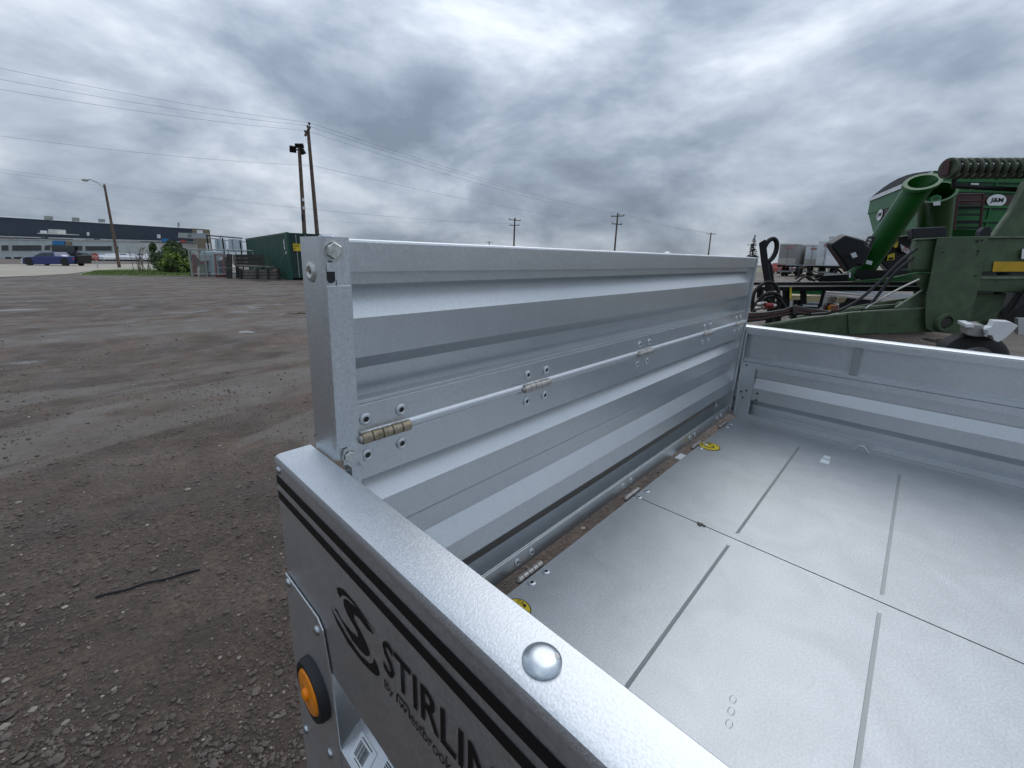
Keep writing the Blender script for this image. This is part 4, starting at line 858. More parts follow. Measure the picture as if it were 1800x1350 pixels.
# timber bins of weathered boards
def boards(parent, x0, x1, y0, y1, D, rows, mtl, th=.05, gap=.18, sag=0.0):
    h = (y1-y0)/rows
    for r in range(rows):
        ya = y0+r*h+h*gap*.5; yb = y0+(r+1)*h-h*gap*.5; j = random.uniform(-.25, .25)
        pxpart('plank', mtl, parent, [(x0+j, ya), (x1+j*.5, ya+sag), (x1+j*.5, yb+sag), (x0+j, yb)], D+random.uniform(-.02, .02), th)
random.seed(21); DT = 25.0
tt = thing('timber_bin', 'grey weathered board bin lying in front of the green container', 'crate', foot(455, DT))
boards(tt, 424.5, 451, 473.2, 495.5, DT, 4, 'wood weathered'); boards(tt, 451.5, 487, 473.4, 496.0, DT-.02, 4, 'wood weathered')
for x in (421.5, 450.5, 470, 489): pxpart('upright', 'wood dark', tt, [(x-1.6, 471.8), (x+1.4, 471.8), (x+2.6, 497.0), (x-.6, 497.0)], DT-.12, .12)
pxpart('back_board', 'wood dark', tt, [(424, 476), (490, 476.5), (490.5, 493.5), (424.5, 493.5)], DT+.9, .05); pxpart('floor_board', 'wood dark', tt, [(424, 493.6), (490, 494.1), (490, 495.3), (424, 494.9)], DT+.06, .9)
pxpart('top_board', 'wood weathered', tt, [(411.5, 465.5), (468, 468.4), (470.5, 470.2), (414, 469.2)], DT+.05, .8)
pxpart('reflector', 'orange faded', tt, [(480.8, 472.7), (485.5, 472.8), (485.8, 476.2), (481.2, 476.2)], DT-.08, .02)
tt = thing('timber_screen', 'dark upright board screen behind the weathered timber bin', 'screen', foot(440, DT+1.2)); boards(tt, 413.5, 464, 447.0, 467.5, DT+1.2, 3, 'wood dark', .05, .06)
pxpart('leg', 'wood dark', tt, [(414, 467), (418, 467), (419, 494.5), (415, 494.5)], DT+1.26, .1); pxpart('leg', 'wood dark', tt, [(459, 467), (463, 467), (464, 494.5), (460, 494.5)], DT+1.26, .1)
tt = thing('timber_screen', 'narrow dark board screen standing left of the weathered bin', 'screen', foot(405, DT+.8)); boards(tt, 398, 407.5, 446.5, 494.5, DT+.8, 2, 'wood dark', .06, .02); pxpart('upright', 'wood weathered', tt, [(409, 447.5), (413, 447.5), (415, 467), (411, 466)], DT+.78, .08)
for i, (x0, x1, y) in enumerate(((350, 372, 488.6), (376, 391, 489.4), (399, 417, 490.5))): tag(pxpart('loose_board', 'wood weathered', None, [(x0, y), (x1, y+.6), (x1, y+2.0), (x0, y+1.4)], 26.3-.1*i, .3), ('pale board lying at the foot of the fence, leftmost', 'pale board lying below the red stand', 'pale board lying left of the weathered timber bin')[i], 'board')
# green shipping container seen on its corner
cr = Vector((V(509, 465, 24.6)[0], 24.6, 0)); ud = Vector((-7.6, 9.0, 0)).normalized(); ve = Vector((ud.y, -ud.x, 0)) * 1.0
def CF(a, b, z): q = cr+ud*a+ve*b; return LF(q.x, q.y, z)         # a along the side, b along the end, z up
CH = 2.62
tt = thing('shipping_container', 'dark green corrugated shipping container behind the raised gate post', 'container', CF(0, 0, 0))
pf = []; a = .12
while a < 11.9: pf += [(a, .045), (a+.07, .045), (a+.105, .0), (a+.245, .0), (a+.28, .045)]; a += .28
mb = MB(CF); n = len(pf); mb.add([(q, b_, .16) for q, b_ in pf]+[(q, b_, CH-.1) for q, b_ in pf], [(i, i+1, n+i+1, n+i) for i in range(n-1)]); mb.build('corrugated_side', 'container green', tt, solid=.004)
for nm, bx_ in (('top_rail', (0, 12.1, -.02, .06, CH-.12, CH)), ('bottom_rail', (0, 12.1, -.02, .06, .0, .17)), ('corner_post', (-.02, .14, -.03, .10, .0, CH+.01)), ('corner_post', (12.0, 12.15, -.03, .10, .0, CH+.01)), ('corner_post', (-.02, .14, 2.30, 2.44, .0, CH+.01)), ('roof', (.0, 12.1, .02, 2.40, CH-.06, CH-.02)), ('far_side', (0, 12.1, 2.36, 2.40, .1, CH-.05))):
    mb = MB(CF); mb.box(*bx_); mb.build(nm, 'container green', tt)
mb = MB(CF); mb.box(.03, .09, .10, 2.30, .12, CH-.06); dr = mb.build('door', 'container dark', tt)
for b_ in (.45, .95, 1.5, 2.0): mb = MB(CF); mb.tube([(-.02, b_, .15), (-.02, b_, CH-.12)], .02, 6); mb.build('lock_rod', 'fence steel', dr)
mb = MB(CF); mb.box(-.05, -.03, .26, 1.05, 1.62, 2.02); sgn = mb.build('sign', 'yellow decal', tt)
for z, tx in ((1.84, 'NO'), (1.67, 'P')):
    put_text('lettering', tx, 'black decal', sgn, CF(-.055, .30, z)-ORG[tt.name], (CF(0, 1, 0)-CF(0, 0, 0)), (0, 0, 1), height=.13, thick=.006)
for z0, z1, a0 in ((1.95, 2.25, .62), (1.70, 1.92, .60), (1.45, 1.60, .42)): mb = MB(CF); mb.box(a0, a0+.22, -.012, -.008, z0, z1); mb.build('stencil_mark', 'trailer white', tt)

# ---- poles and wires
def pole(name, label, x, xt, yt, D, r0, r1, arms=(), mtl='pole wood', yaw=0.0):
    l0 = lat(x, D); lt_, zt_ = V(xt, yt, D); t = thing(name, label, 'utility pole', foot(x, D))
    mb = MB(LF); mb.tube([(l0, D, 0), (lt_, D, zt_)], [r0, r1], 10); mb.build('pole', mtl, t, smooth=True); pins = []
    for (z, half, dd, slope, npin) in arms:
        q = 1-(zt_-z)/zt_; cx_ = l0+(lt_-l0)*q
        mb = MB(LF); p0 = Vector((cx_-half, D-dd-.1, z-slope*half)); p1 = Vector((cx_+half, D+dd-.1, z+slope*half)); mb.tube([p0, p1], .075, 4); mb.build('crossarm', mtl, t)
        for k in range(npin):
            c = p0.lerp(p1, (0.04, .62, .96)[k] if npin == 3 else (.04, .35, .65, .96)[k] if npin == 4 else (.05, .95)[k]); mb = MB(LF); mb.lathe(c+Vector((0, 0, .04)), (0, 0, 1), [(.02, 0), (.02, .1), (.06, .12), (.075, .18), (.04, .24), (0, .25)], 8); mb.build('insulator', 'insulator', t); pins.append(c+Vector((0, 0, .26)))
    return t, pins
DU = 27.5
up_, pinsU = pole('utility_pole', 'tall wooden utility pole with one crossarm, right of the floodlight pole', 562.5, 541.5, 228.5, DU, .14, .09, [(V(540, 232.0, DU)[1], .52, -.85, 0, 3)])
fl, _ = pole('floodlight_pole', 'wooden pole topped by three black floodlights', 538, 525.5, 253, DU-1.5, .13, .09)
def flood(x, y, rz, w_=.42, h_=.34):
    p = WP(x, y, DU-1.5); a = Vector((math.cos(rz), math.sin(rz), 0)); b = Vector((-a.y, a.x, 0)); u = (Vector((0, 0, 1))*.85-b*.5).normalized(); nrm = a.cross(u)
    mb = MB(); mb.prism([tuple(p+a*sx*w_/2+u*sz*h_/2) for sx, sz in ((-1, -1), (1, -1), (1, 1), (-1, 1))], nrm*.12); hd = mb.build('lamp_head', 'black paint', fl); 
    mb = MB(); mb.prism([tuple(p-nrm*.012+a*sx*w_*.42+u*sz*h_*.42) for sx, sz in ((-1, -1), (1, -1), (1, 1), (-1, 1))], nrm*.01); mb.build('lens', 'fence steel', hd)
flood(514.5, 261.5, YAW-1.0, .34); flood(527, 255.5, YAW-1.57, .45, .22); flood(533, 265, YAW-2.3, .36)
mb = MB(); mb.tube([WP(514, 263, DU-1.5), WP(534, 264, DU-1.5)], .04, 6); mb.build('bracket', 'black paint', fl)
for po, mt in (([(530.8, 348.5), (533.4, 348.5), (533.6, 353.5), (531, 353.5)], 'white paint'), ([(531.8, 363), (535.4, 363), (535.8, 368), (532, 368)], 'white paint'), ([(529.5, 376.5), (532, 376.5), (532.6, 386.5), (530, 386.5)], 'black paint')): pxpart('junction_box', mt, fl, po, DU-1.75, .12)
_, pinsB = pole('utility_pole', 'far wooden pole with two crossarms, tallest above the gate', 1078, 1086, 375, 74, .17, .12, [(V(1085, 380, 74)[1], 1.15, .3, .08, 3), (V(1084, 394, 74)[1], .9, .3, -.02, 2)])
_, pinsC = pole('utility_pole', 'far dark pole with two crossarms, leftmost above the gate', 902, 905, 383, 84, .18, .13, [(V(905, 387, 84)[1], 1.1, .3, -.08, 3), (V(905, 396, 84)[1], .9, .3, .05, 2)])
_, pinsD = pole('utility_pole', 'far thin pole with a single crossarm, right of the tallest one', 1243, 1250, 409, 116, .2, .14, [(V(1250, 411.5, 116)[1], 1.3, .3, 0, 3)])
_, pinsE = pole('utility_pole', 'small distant pole just left of the spruce', 1316, 1321, 428, 160, .2, .15, [(V(1321, 430.5, 160)[1], 1.6, .3, 0, 2)])
_, pinsG = pole('utility_pole', 'tiny distant pole top barely above the gate, left of the others', 859, 860, 424, 170, .2, .15, [(V(860, 426, 170)[1], 1.3, .2, 0, 2)])
def wire(label, p, q, sag, r=.0055, n=26):
    mb = MB(); p, q = Vector(p), Vector(q)
    mb.tube([p.lerp(q, i/n)-Vector((0, 0, 4*sag*(i/n)*(1-i/n))) for i in range(n+1)], r, 4, cap=False); tag(mb.build('power_line', 'wire', None), label, 'wire', 'overhead power lines')
L_ = [LF(p.x, p.y, p.z) for p in pinsU]
for i, (x, y, nm) in enumerate(((-260, 110, 'lowest of the three wires running left from the near crossarm'), (-260, 88, 'middle of the three wires running left from the near crossarm'), (-260, 62, 'topmost of the three wires running left from the near crossarm'))): wire(nm, WP(x, y, 17.5+.3*i), L_[i], .25)
B_ = [LF(p.x, p.y, p.z) for p in pinsB]; D2 = [LF(p.x, p.y, p.z) for p in pinsD]; C2 = [LF(p.x, p.y, p.z) for p in pinsC]
for i, nm in enumerate(('lowest', 'middle', 'topmost')):
    wire(nm+' wire from the near crossarm to the tallest far pole', L_[i], B_[i], .55, .008); wire(nm+' wire from the tallest far pole on to the thin far pole', B_[i], D2[i], .4, .010)
wire('lone lower wire crossing both near poles', WP(-250, 202, 19), WP(549, 291, 27.3), .3, .005); wire('lone lower wire running right from the near utility pole', WP(549, 291, 27.3), B_[3], .5, .007)
wire('upper of two low wires left of the floodlight pole', WP(-250, 262, 30), C2[3], .9, .006); wire('lower of two low wires left of the floodlight pole', WP(-250, 270, 30), C2[4], .9, .006); wire('faint low wire sagging above the container', WP(-250, 310, 42), C2[0], 2.2, .005)

SKEW = 0.75
# ================================================================== RIGHT: MACHINERY BEHIND THE TRAILER
def WPp(mb): return mb
def tube_px(name, mtl, parent, pts, r, seg=8, smooth=True):        # pts: (x, y, D)
    mb = MB(); mb.tube([WP(*p) for p in pts], r, seg); return mb.build(name, mtl, parent, smooth=smooth)
def curve_px(name, mtl, parent, pts, r, seg=7, n=7):               # smooth run through the points
    P = [WP(*p) for p in pts]; Q = [P[0]*2-P[1]]+P+[P[-1]*2-P[-2]]; out = []
    for i in range(1, len(Q)-2):
        for k in range(n):
            u = k/n; a, b, c, d = Q[i-1], Q[i], Q[i+1], Q[i+2]
            out.append(.5*((2*b)+(c-a)*u+(2*a-5*b+4*c-d)*u*u+(3*b-a-3*c+d)*u**3))
    out.append(P[-1]); mb = MB(); mb.tube(out, r, seg); return mb.build(name, mtl, parent, smooth=True)

# ---- distant semi trailers and spruce
def semi(label, xl, xr, xs, yt, yb, D, mt, mt2, group='semi trailers parked far off'):
    """end face between xl and xr, side receding to xs"""
    t = thing('semi_trailer', label, 'trailer', foot((xl+xr)/2, D), group)
    l0, zt = V(xl, yt, D); l1 = lat(xr, D); z0 = 1.0; Lg = 9.0
    def SF(u, v, z): return LF(l0+(l1-l0)*u+v*.92, D+v*.9, z)      # u across the end, v along the side
    mb = MB(SF); mb.box(0, 1, 0, Lg, z0+.25, zt); bd = mb.build('body', mt, t)
    mb = MB(SF); mb.box(-.01, 1.01, -.05, 0, zt-.12, zt+.02); mb.build('header', mt2, bd)
    mb = MB(SF); mb.box(.02, .98, -.03, -.01, z0+.3, zt*.56); mb.build('lower_panel', mt2, bd)
    mb = MB(SF); mb.box(.485, .515, -.05, -.02, z0+.3, zt-.14); mb.build('door_seam', 'trailer grey', bd)
    mb = MB(SF); mb.box(0, 1, 0, Lg, z0, z0+.22); mb.build('chassis', 'black paint', t)
    mb = MB(SF); mb.box(.06, .94, -.02, .06, .45, .62); mb.box(.15, .20, 0, .05, .5, 1.0); mb.box(.80, .85, 0, .05, .5, 1.0); mb.build('bumper_bar', 'fence steel', t)
    for v in (1.2, 2.4):
        for u in (.1, .9):
            mb = MB(LF); q = (l0+(l1-l0)*u+v*.92, D+v*.9, .5); mb.lathe(q, (1, -.9, 0), [(0, 0), (.5, 0), (.5, .25), (0, .25)], 16); mb.build('wheel', 'black rubber', t)
    if mt == 'trailer grey' or mt == 'trailer white':
        mb = MB(SF); mb.box(.35, .75, -.045, -.03, zt-.52, zt-.30); mb.build('lettering_band', 'faded red', bd)
mat('faded red', (0.42, 0.16, 0.17), 0.6, var=.2, vscale=6); mat('trailer beige', (0.46, 0.45, 0.40), .6, var=.1)
semi('grey box semi trailer, leftmost of the far trailers', 1372, 1398, 1420, 428.5, 480, 49, 'trailer grey', 'trailer beige')
semi('white box semi trailer with a beige lower door, next to the grey one', 1418, 1438, 1444, 430.5, 480, 50, 'trailer white', 'trailer beige')
semi('white box semi trailer second from the grey one', 1440, 1462, 1468, 423.5, 480, 45, 'trailer white', 'white paint')
semi('tall white box semi trailer behind the black spout', 1458, 1500, 1530, 415.0, 482, 38, 'trailer white', 'white paint')
semi('white trailer end showing between the green tubes and the olive frame', 1566, 1597, 1620, 437, 483, 30, 'white paint', 'trailer beige')
def spruce():
    random.seed(31); D = 70; c = foot(1321, D); t = thing('spruce_tree', 'thin dark spruce standing alone beyond the gate corner', 'tree', c); zt = V(1334, 412.5, D)[1]
    mb = MB(); mb.tube([c, c+Vector((0, 0, zt))], [.16, .02], 6); mb.build('trunk', 'bark', t)
    vs = []; fs = []
    for k in range(330):
        h = random.uniform(.12, .99); r = (1-h)*2.3*random.uniform(.35, 1.0)+.12; a = random.uniform(0, 6.28); b = c+Vector((0, 0, zt*h)); d = Vector((math.cos(a), math.sin(a), -.28)); s = Vector((-d.y, d.x, 0))*(.10+.12*(1-h))
        if noise.noise(Vector((h*9, a, 0))) < -.15: continue
        i = len(vs); e_ = b+d*r; vs += [b, b.lerp(e_, .6)+s, e_, b.lerp(e_, .6)-s+Vector((0, 0, -.08))]; fs.append((i, i+1, i+2, i+3))
    mb = MB(); mb.v = vs; mb.f = fs; mb.m = [0]*len(fs); mb.build('crown', 'leaf spruce', t)
spruce()
for i, (x, D, pm, lb) in enumerate(((1386, 62, 'stop red', 'tiny red car far off below the grey trailer'), (1396, 62, 'car white', 'tiny white car far off right of the red one'), (1407, 62, 'car silver', 'tiny silver car far off below the grey trailer, rightmost'))):
    car(lb, x, D, pm)

# ---- grain cart
GD = 10.4
gc = thing('grain_cart', 'green grain cart with a black tarp roof and J&M badges', 'grain cart', foot(1700, GD))
ce = lat(1606, GD)                                      # near vertical edge of the hopper
zt = V(1720, 303, GD)[1]; zb = V(1720, 404, GD)[1]
e_end = Vector((V(1528, 360, 14.4)[0]-ce, 14.4-GD))     # direction of the receding end
ex_r = lat(1990, GD)
def HF(u, v, z): return LF(ce+u+v*e_end.x, GD+v*e_end.y, z)    # u along the side, v (0..1) along the end
mb = MB(HF); Ls = ex_r-ce
mb.add([(0, 0, zb), (Ls, 0, zb), (Ls, 0, zt), (0, 0, zt), (0, .80, V(1545, 407, 13.6)[1]), (Ls, .80, zb), (Ls, 1, zt), (0, 1, zt), (0, 1, V(1528, 373, 14.4)[1]), (Ls, 1, V(1528, 373, 14.4)[1])], [(0, 1, 2, 3), (0, 3, 7, 8, 4), (8, 9, 6, 7), (4, 5, 9, 8), (3, 2, 6, 7)])
hop = mb.build('hopper', 'cart green', gc)
# lower funnel, closing to the frame
mb = MB(HF); mb.add([(0, 0, zb), (Ls, 0, zb), (Ls, .80, zb), (0, .80, V(1545, 407, 13.6)[1]), (.9, .35, .95), (Ls-.9, .35, .95), (Ls-.9, .65, .95), (.9, .65, .95)], [(0, 1, 5, 4), (1, 2, 6, 5), (2, 3, 7, 6), (3, 0, 4, 7)]); mb.build('funnel', 'cart green', gc)
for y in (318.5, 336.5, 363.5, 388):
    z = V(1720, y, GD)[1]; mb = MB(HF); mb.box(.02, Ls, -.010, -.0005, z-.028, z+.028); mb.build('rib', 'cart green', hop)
    mb = MB(HF); mb.box(.02, Ls, -.003, -.0005, z-.06, z-.03); mb.build('rib_shadow', 'container dark', hop)  # shadow below each rib painted as a dark strip
for u in (1.45, 2.4, 3.4): mb = MB(HF); mb.box(u, u+.05, -.006, -.0005, zb, zt); mb.build('post', 'cart green', hop)
z0, z1 = V(1720, 362, GD)[1], V(1720, 343, GD)[1]
mb = MB(HF); mb.box(V(1684, 353, GD)[0]-ce, Ls, -.0042, -.0034, z0, z1); mb.build('band', 'maroon', hop)
# roof tarp bowed over the hopper, with its pale edge strip
mb = MB(HF); n = 8; vs = []
for u in (0, Ls*.5, Ls):
    for k in range(n+1): v = k/n; vs.append((u, v, zt+.02+.26*math.sin(math.pi*v)*(.8 if u == 0 else 1)))
fs = [(a*(n+1)+k, a*(n+1)+k+1, (a+1)*(n+1)+k+1, (a+1)*(n+1)+k) for a in range(2) for k in range(n)]+[tuple(range(n+1))]
mb.add(vs, fs); mb.build('tarp', 'tarp', gc, smooth=True)
mb = MB(HF); mb.box(-.04, -.01, 0, 1, zt-.10, zt+.01); mb.build('edge_strip', 'white paint', hop)
mb = MB(HF); mb.box(-.03, -.005, .02, .98, zt-.5, zt-.45); mb.build('rib', 'cart green', hop)
def badge(u, v, z, rx, rz, end=False):
    mb = MB(); k = 28
    if end: o_ = HF(-.03, v, z); ex = (HF(0, 0, 0)-HF(0, 1, 0)).normalized()
    else: o_ = HF(u, -.0075, z); ex = RT
    nrm = ex.cross(Vector((0, 0, 1)))
    def ring(f, off, m):
        c = o_+nrm*off; mb.add([tuple(c+ex*math.cos(6.2832*i/k)*rx*f+Vector((0, 0, math.sin(6.2832*i/k)*rz*f))) for i in range(k)], [tuple(range(k))], m)
    ring(1, .002, 1); ring(.93, .006, 0); b = mb.build('badge', ['white paint', 'cart green'], hop)
    put_text('lettering', 'J&M', 'black decal', b, o_+nrm*.010-ex*rx*.62-Vector((0, 0, rz*.42))-ORG[gc.name], ex, (0, 0, 1), width=rx*1.24, height=rz*.84, thick=.004, bold=.02)
badge(V(1750, 353, GD)[0]-ce, 0, V(1750, 353, GD)[1], .235, .145); 
mb = MB(); k = 24; exd = (HF(0, 0, 0)-HF(0, 1, 0)).normalized(); o_ = HF(-.012, .60, V(1554, 377, 12.6)[1]); mb.add([tuple(o_+exd*.40*math.cos(6.2832*i/k)+Vector((0, 0, .24*math.sin(6.2832*i/k)))) for i in range(k)], [tuple(range(k))]); mb.build('badge_ground', 'maroon', hop)
badge(0, .70, V(1550, 376.5, 13.0)[1], .26, .17, True)
mb = MB(HF); u0 = V(1711, 329, GD)[0]-ce; z = V(1711, 329, GD)[1]; mb.box(u0-.09, u0+.09, -.008, -.002, z-.08, z+.08); mb.build('notice', 'white paint', hop)
for xx in (1683, 1728): mb = MB(); mb.tube([WP(xx+1, 341, GD-.22), WP(xx-6, 404, GD-.22)], .028, 6); mb.build('ladder_rail', 'maroon', gc)
for y in (341.5, 353, 363.5, 377, 389, 400): mb = MB(); mb.tube([WP(1684-(y-341)*.11, y, GD-.22), WP(1729-(y-341)*.11, y, GD-.22)], .022, 6); mb.build('ladder_rung', 'maroon' if y < 360 else 'black paint', gc)
# running gear
mb = MB(HF); mb.box(.4, Ls, .30, .42, .72, .98); mb.box(.4, Ls, .58, .70, .72, .98); mb.build('frame', 'cart green', gc)
for u in (1.6, 3.3):
    mb = MB(HF); p = HF(u, .1, .8); mb = MB(); mb.lathe(p, F, [(.35, 0), (.75, 0), (.80, .1), (.80, .5), (.75, .6), (.35, .6)], 30); wz = mb.build('wheel', 'black rubber', gc, smooth=True); mb = MB(); mb.lathe(p+F*.05, F, [(0, .05), (.15, .05), (.3, .02), (.36, 0), (.36, .4), (0, .4)], 20); mb.build('rim', 'yellow stripe', wz, smooth=True)
# auger: two tubes folded side by side, open flanged mouths upward
TA = 7.6
def mouth_tube(p0, p1, r, nm, tilt, fl_=1.1):
    d = (p1-p0).normalized(); mb = MB(); L0 = (p1-p0).length; seg = 40
    nrm = (tilt.normalized()+d*.25).normalized()                     # the mouth is cut at a slant
    t0 = Vector((0, 0, 1)); a = (t0-d*t0.dot(d)).normalized(); b = d.cross(a)
    def ring(rr, off):
        out = []
        for k in range(seg):
            q = p1+(a*math.cos(2*math.pi*k/seg)+b*math.sin(2*math.pi*k/seg))*rr; s_ = -(q-p1).dot(nrm)/d.dot(nrm); out.append(q+d*(s_+off))
        return out
    base = [p0+(a*math.cos(2*math.pi*k/seg)+b*math.sin(2*math.pi*k/seg))*r for k in range(seg)]
    rings = [base, ring(r, -.05), ring(r*fl_, -.045), ring(r*fl_, 0), ring(r*.94, 0), [q-d*min(.7, L0*.6) for q in ring(r*.94, 0)]]
    vs = [tuple(q) for rg in rings for q in rg]
    fs = [(i*seg+k, i*seg+(k+1) % seg, (i+1)*seg+(k+1) % seg, (i+1)*seg+k) for i in range(5) for k in range(seg)]+[tuple(range(seg)), tuple(range(5*seg, 6*seg))]
    mb.add(vs, fs); tb = mb.build(nm, 'tube green', gc, smooth=True)
    mb = MB(); mb.tube([p1-d*.55, p1-d*.16], .045, 10); mb.tube([p1-d*.22, p1-d*.16], .07, 8); mb.build('auger_shaft', 'cart green', tb, smooth=True)
    mb = MB(); vs = []; fs = []
    for k in range(26):
        an = k*.5; q = p1-d*(.24+.016*k); vs += [q+(a*math.cos(an)+b*math.sin(an))*.04, q+(a*math.cos(an)+b*math.sin(an))*r*.7]
        if k: i = 2*k; fs.append((i-2, i-1, i+1, i))
    mb.add([tuple(v) for v in vs], fs); mb.build('auger_flight', 'cart green', tb, solid=.006)
    return tb
tilt = -F*.50-RT*.48+Vector((0, 0, .72))
ta = mouth_tube(WP(1508, 486, TA+.25), WP(1622, 319, TA-.35), .178, 'auger_tube', tilt, 1.22)
tb_ = mouth_tube(WP(1640, 430, TA+.60), WP(1646, 337, TA-.15), .235, 'auger_tube', tilt, 1.1)
for po, D, mt in (([(1706-188, 458), (1713-188, 456.5), (1717-188, 464.5), (1710-188, 466)], TA-.40, 'white paint'),): pass
def decal(parent, mtl, poly, D, t=.01): return pxpart('decal', mtl, parent, poly, D, t)
decal(ta, 'paper label', [(1524, 457), (1534, 459.5), (1532, 466), (1521.5, 463.5)], TA-.2)
decal(tb_, 'paper label', [(1640, 355), (1653, 353), (1653.5, 360.5), (1641, 361.5)], TA-.36)
mb = MB(); mb.tube([WP(1614, 352, TA+.2), WP(1615, 384, TA+.3)], .03, 6); mb.build('latch', 'black paint', gc, smooth=True)
# black discharge spout on the folded tube
sp = MB(LF); po = [(1452, 427.5), (1478, 411.0), (1516, 421.5), (1519, 430), (1530, 436), (1512, 470), (1500, 468), (1485, 478.5), (1477, 466), (1453.5, 435.5)]
a = [V(x, y, TA-.35) for x, y in po]; nn = len(a)
cxm = sum(p[0] for p in a)/nn; czm = sum(p[1] for p in a)/nn
fr = [(cxm+(l-cxm)*.88-.12, TA-.58, czm+(z-czm)*.88) for l, z in a]; md = [(l-.02, TA-.38, z) for l, z in a]; bk = [(l+.30, TA+.0, z) for l, z in a]
sp.add(fr+md+bk, [tuple(range(nn)), tuple(range(3*nn-1, 2*nn-1, -1))]+[(j*nn+i, (j+1)*nn+i, (j+1)*nn+(i+1) % nn, j*nn+(i+1) % nn) for j in range(2) for i in range(nn)])
spo = sp.build('spout', 'tarp', gc, bevel=.02)
decal(spo, 'paper label', [(1495, 446), (1504, 443), (1507.5, 451), (1499, 454)], TA-.66)
pxpart('spout_edge', 'maroon', spo, [(1453, 434.5), (1455.5, 433), (1479, 465), (1487, 477), (1484, 479)], TA-.60, .06)
tube_px('spout_cylinder', 'black paint', gc, [(1516, 449, TA-.5), (1532, 418, TA-.45)], .055)
for i in range(6): mb = MB(); p = WP(1514.5+i*2.8, 450-i*5.6, TA-.55); mb.lathe(p, -F, [(0.02, 0), (.02, .02), (0, .02)], 8); mb.build('bolt', 'fence steel', spo)
# drawbar of the cart and low deck
mb = MB(LF); pxprism(mb, [(1500, 494), (1560, 489), (1622, 477), (1640, 468), (1640, 500), (1500, 501)], 7.0, .22); mb.build('drawbar', 'tube green', gc, bevel=.01)
mb = MB(LF); pxprism(mb, [(1428, 485), (1500, 482), (1505, 494), (1440, 496)], 7.3, .5); mb.build('toolbox', 'dark plastic', gc, bevel=.02)
mb = MB(LF); pxprism(mb, [(1505, 474), (1600, 476), (1600, 492), (1507, 491)], 7.6, .3); mb.build('deck', 'black paint', gc)
pxpart('marker', 'white paint', gc, [(1492.5, 479), (1495.5, 479), (1495.5, 488), (1492.5, 488)], 6.95, .04)
pxpart('block', 'tube green', gc, [(1491, 484), (1499, 484), (1499, 493), (1491, 493)], 7.0, .1)
yd = pxpart('warning_decal', 'yellow decal', gc, [(1561, 448), (1573, 444.5), (1572, 456.5), (1559, 458)], 8.0, .02); pxpart('pictogram', 'black decal', yd, [(1563, 453), (1570, 452), (1570, 455.8), (1562.4, 456.6)], 7.99, .005)
pxpart('warning_decal', 'yellow decal', gc, [(1570, 433), (1579, 422), (1577.5, 434), (1574, 436)], 8.0, .02)
pxpart('hopper_chute', 'black paint', gc, [(1560, 418), (1605, 412), (1612, 470), (1560, 476), (1548, 462)], 8.05, .8, bevel=.03)
nb = pxpart('notice', 'white paint', gc, [(1583, 429), (1600, 440), (1597, 447), (1585, 441)], 7.98, .02)
put_text('lettering', 'N', 'stop red', nb, WP(1586.5, 441, 7.95)-ORG[gc.name], RT-Vector((0, 0, .25)), Vector((0, 0, 1))+RT*.2, height=.085, thick=.01, bold=.01)

# ---- long black drawbar rails with the upright hitch link
DBk = 6.2
bk_ = thing('black_drawbar', 'long low black implement drawbar with cross legs behind the far side wall', 'drawbar', foot(1430, DBk))
for po, mt, dd in (([(1318, 496.5), (1600, 495.5), (1640, 497), (1640, 502), (1318, 501)], 'black paint', 0), ([(1330, 504.5), (1640, 504.5), (1640, 512.5), (1330, 511)], 'black paint', .02), ([(1365, 502.2), (1640, 503), (1640, 504.2), (1365, 503.3)], 'fence steel', -.02), ([(1406, 511), (1417, 511), (1417, 534), (1407, 534)], 'black paint', .1), ([(1375, 505), (1388, 505), (1386, 545), (1376, 545)], 'black paint', .05), ([(1445, 511), (1451, 511), (1444, 540), (1438, 540)], 'black paint', .05), ([(1331, 505), (1341, 505), (1339, 524), (1330, 524)], 'black paint', .1)):
    pxpart('rail' if po[0][0] < 1366 else 'leg', mt, bk_, po, DBk+dd, .14)
mb = MB(); p = foot(1382, DBk+.12); mb.tube([p, p+Vector((0, 0, .8))], .05, 8); mb.build('prop', 'black paint', bk_)
p = foot(1412, DBk+.2); mb = MB(); mb.tube([p, p+Vector((0, 0, .75))], .05, 8); mb.build('prop', 'black paint', bk_)
pxpart('cross_plate', 'cart green', bk_, [(1392, 505), (1446, 507), (1446, 518), (1390, 516)], DBk+.7, .06)
pxpart('hazard_strip', 'yellow decal', bk_, [(1388.5, 504.5), (1391.5, 504.5), (1391, 525), (1388, 525)], DBk+.0, .02)
hk = thing('hitch_link', 'black upright hitch link with a big oval eye at its top', 'hitch link', foot(1350, 5.9))
mb = MB(); c = WP(1353.5, 439.5, 5.9); k = 28; path = [c+RT*(0.082*math.cos(6.2832*i/k)+.022*math.sin(6.2832*i/k))+Vector((0, 0, .145*math.sin(6.2832*i/k)-.01*math.cos(6.2832*i/k))) for i in range(k+1)]
mb.tube(path, .030, 8, cap=False); mb.build('eye', 'black paint', hk, smooth=True)
pxpart('shank', 'black paint', hk, [(1333.5, 427), (1345, 420), (1349, 455), (1354, 490), (1361.5, 524), (1362, 545), (1350, 545), (1342.5, 492), (1337, 458)], 5.86, .06, bevel=.012)
pxpart('side_arm', 'black paint', hk, [(1349, 463), (1354, 460), (1358, 470), (1360, 492), (1362, 507), (1356, 508), (1353, 480)], 5.95, .05, bevel=.01)
p = WP(1356, 540, 5.9); mb = MB(); mb.tube([Vector((p.x, p.y, .0)), Vector((p.x, p.y, p.z+.08))], .05, 8); mb.build('foot', 'black paint', hk)
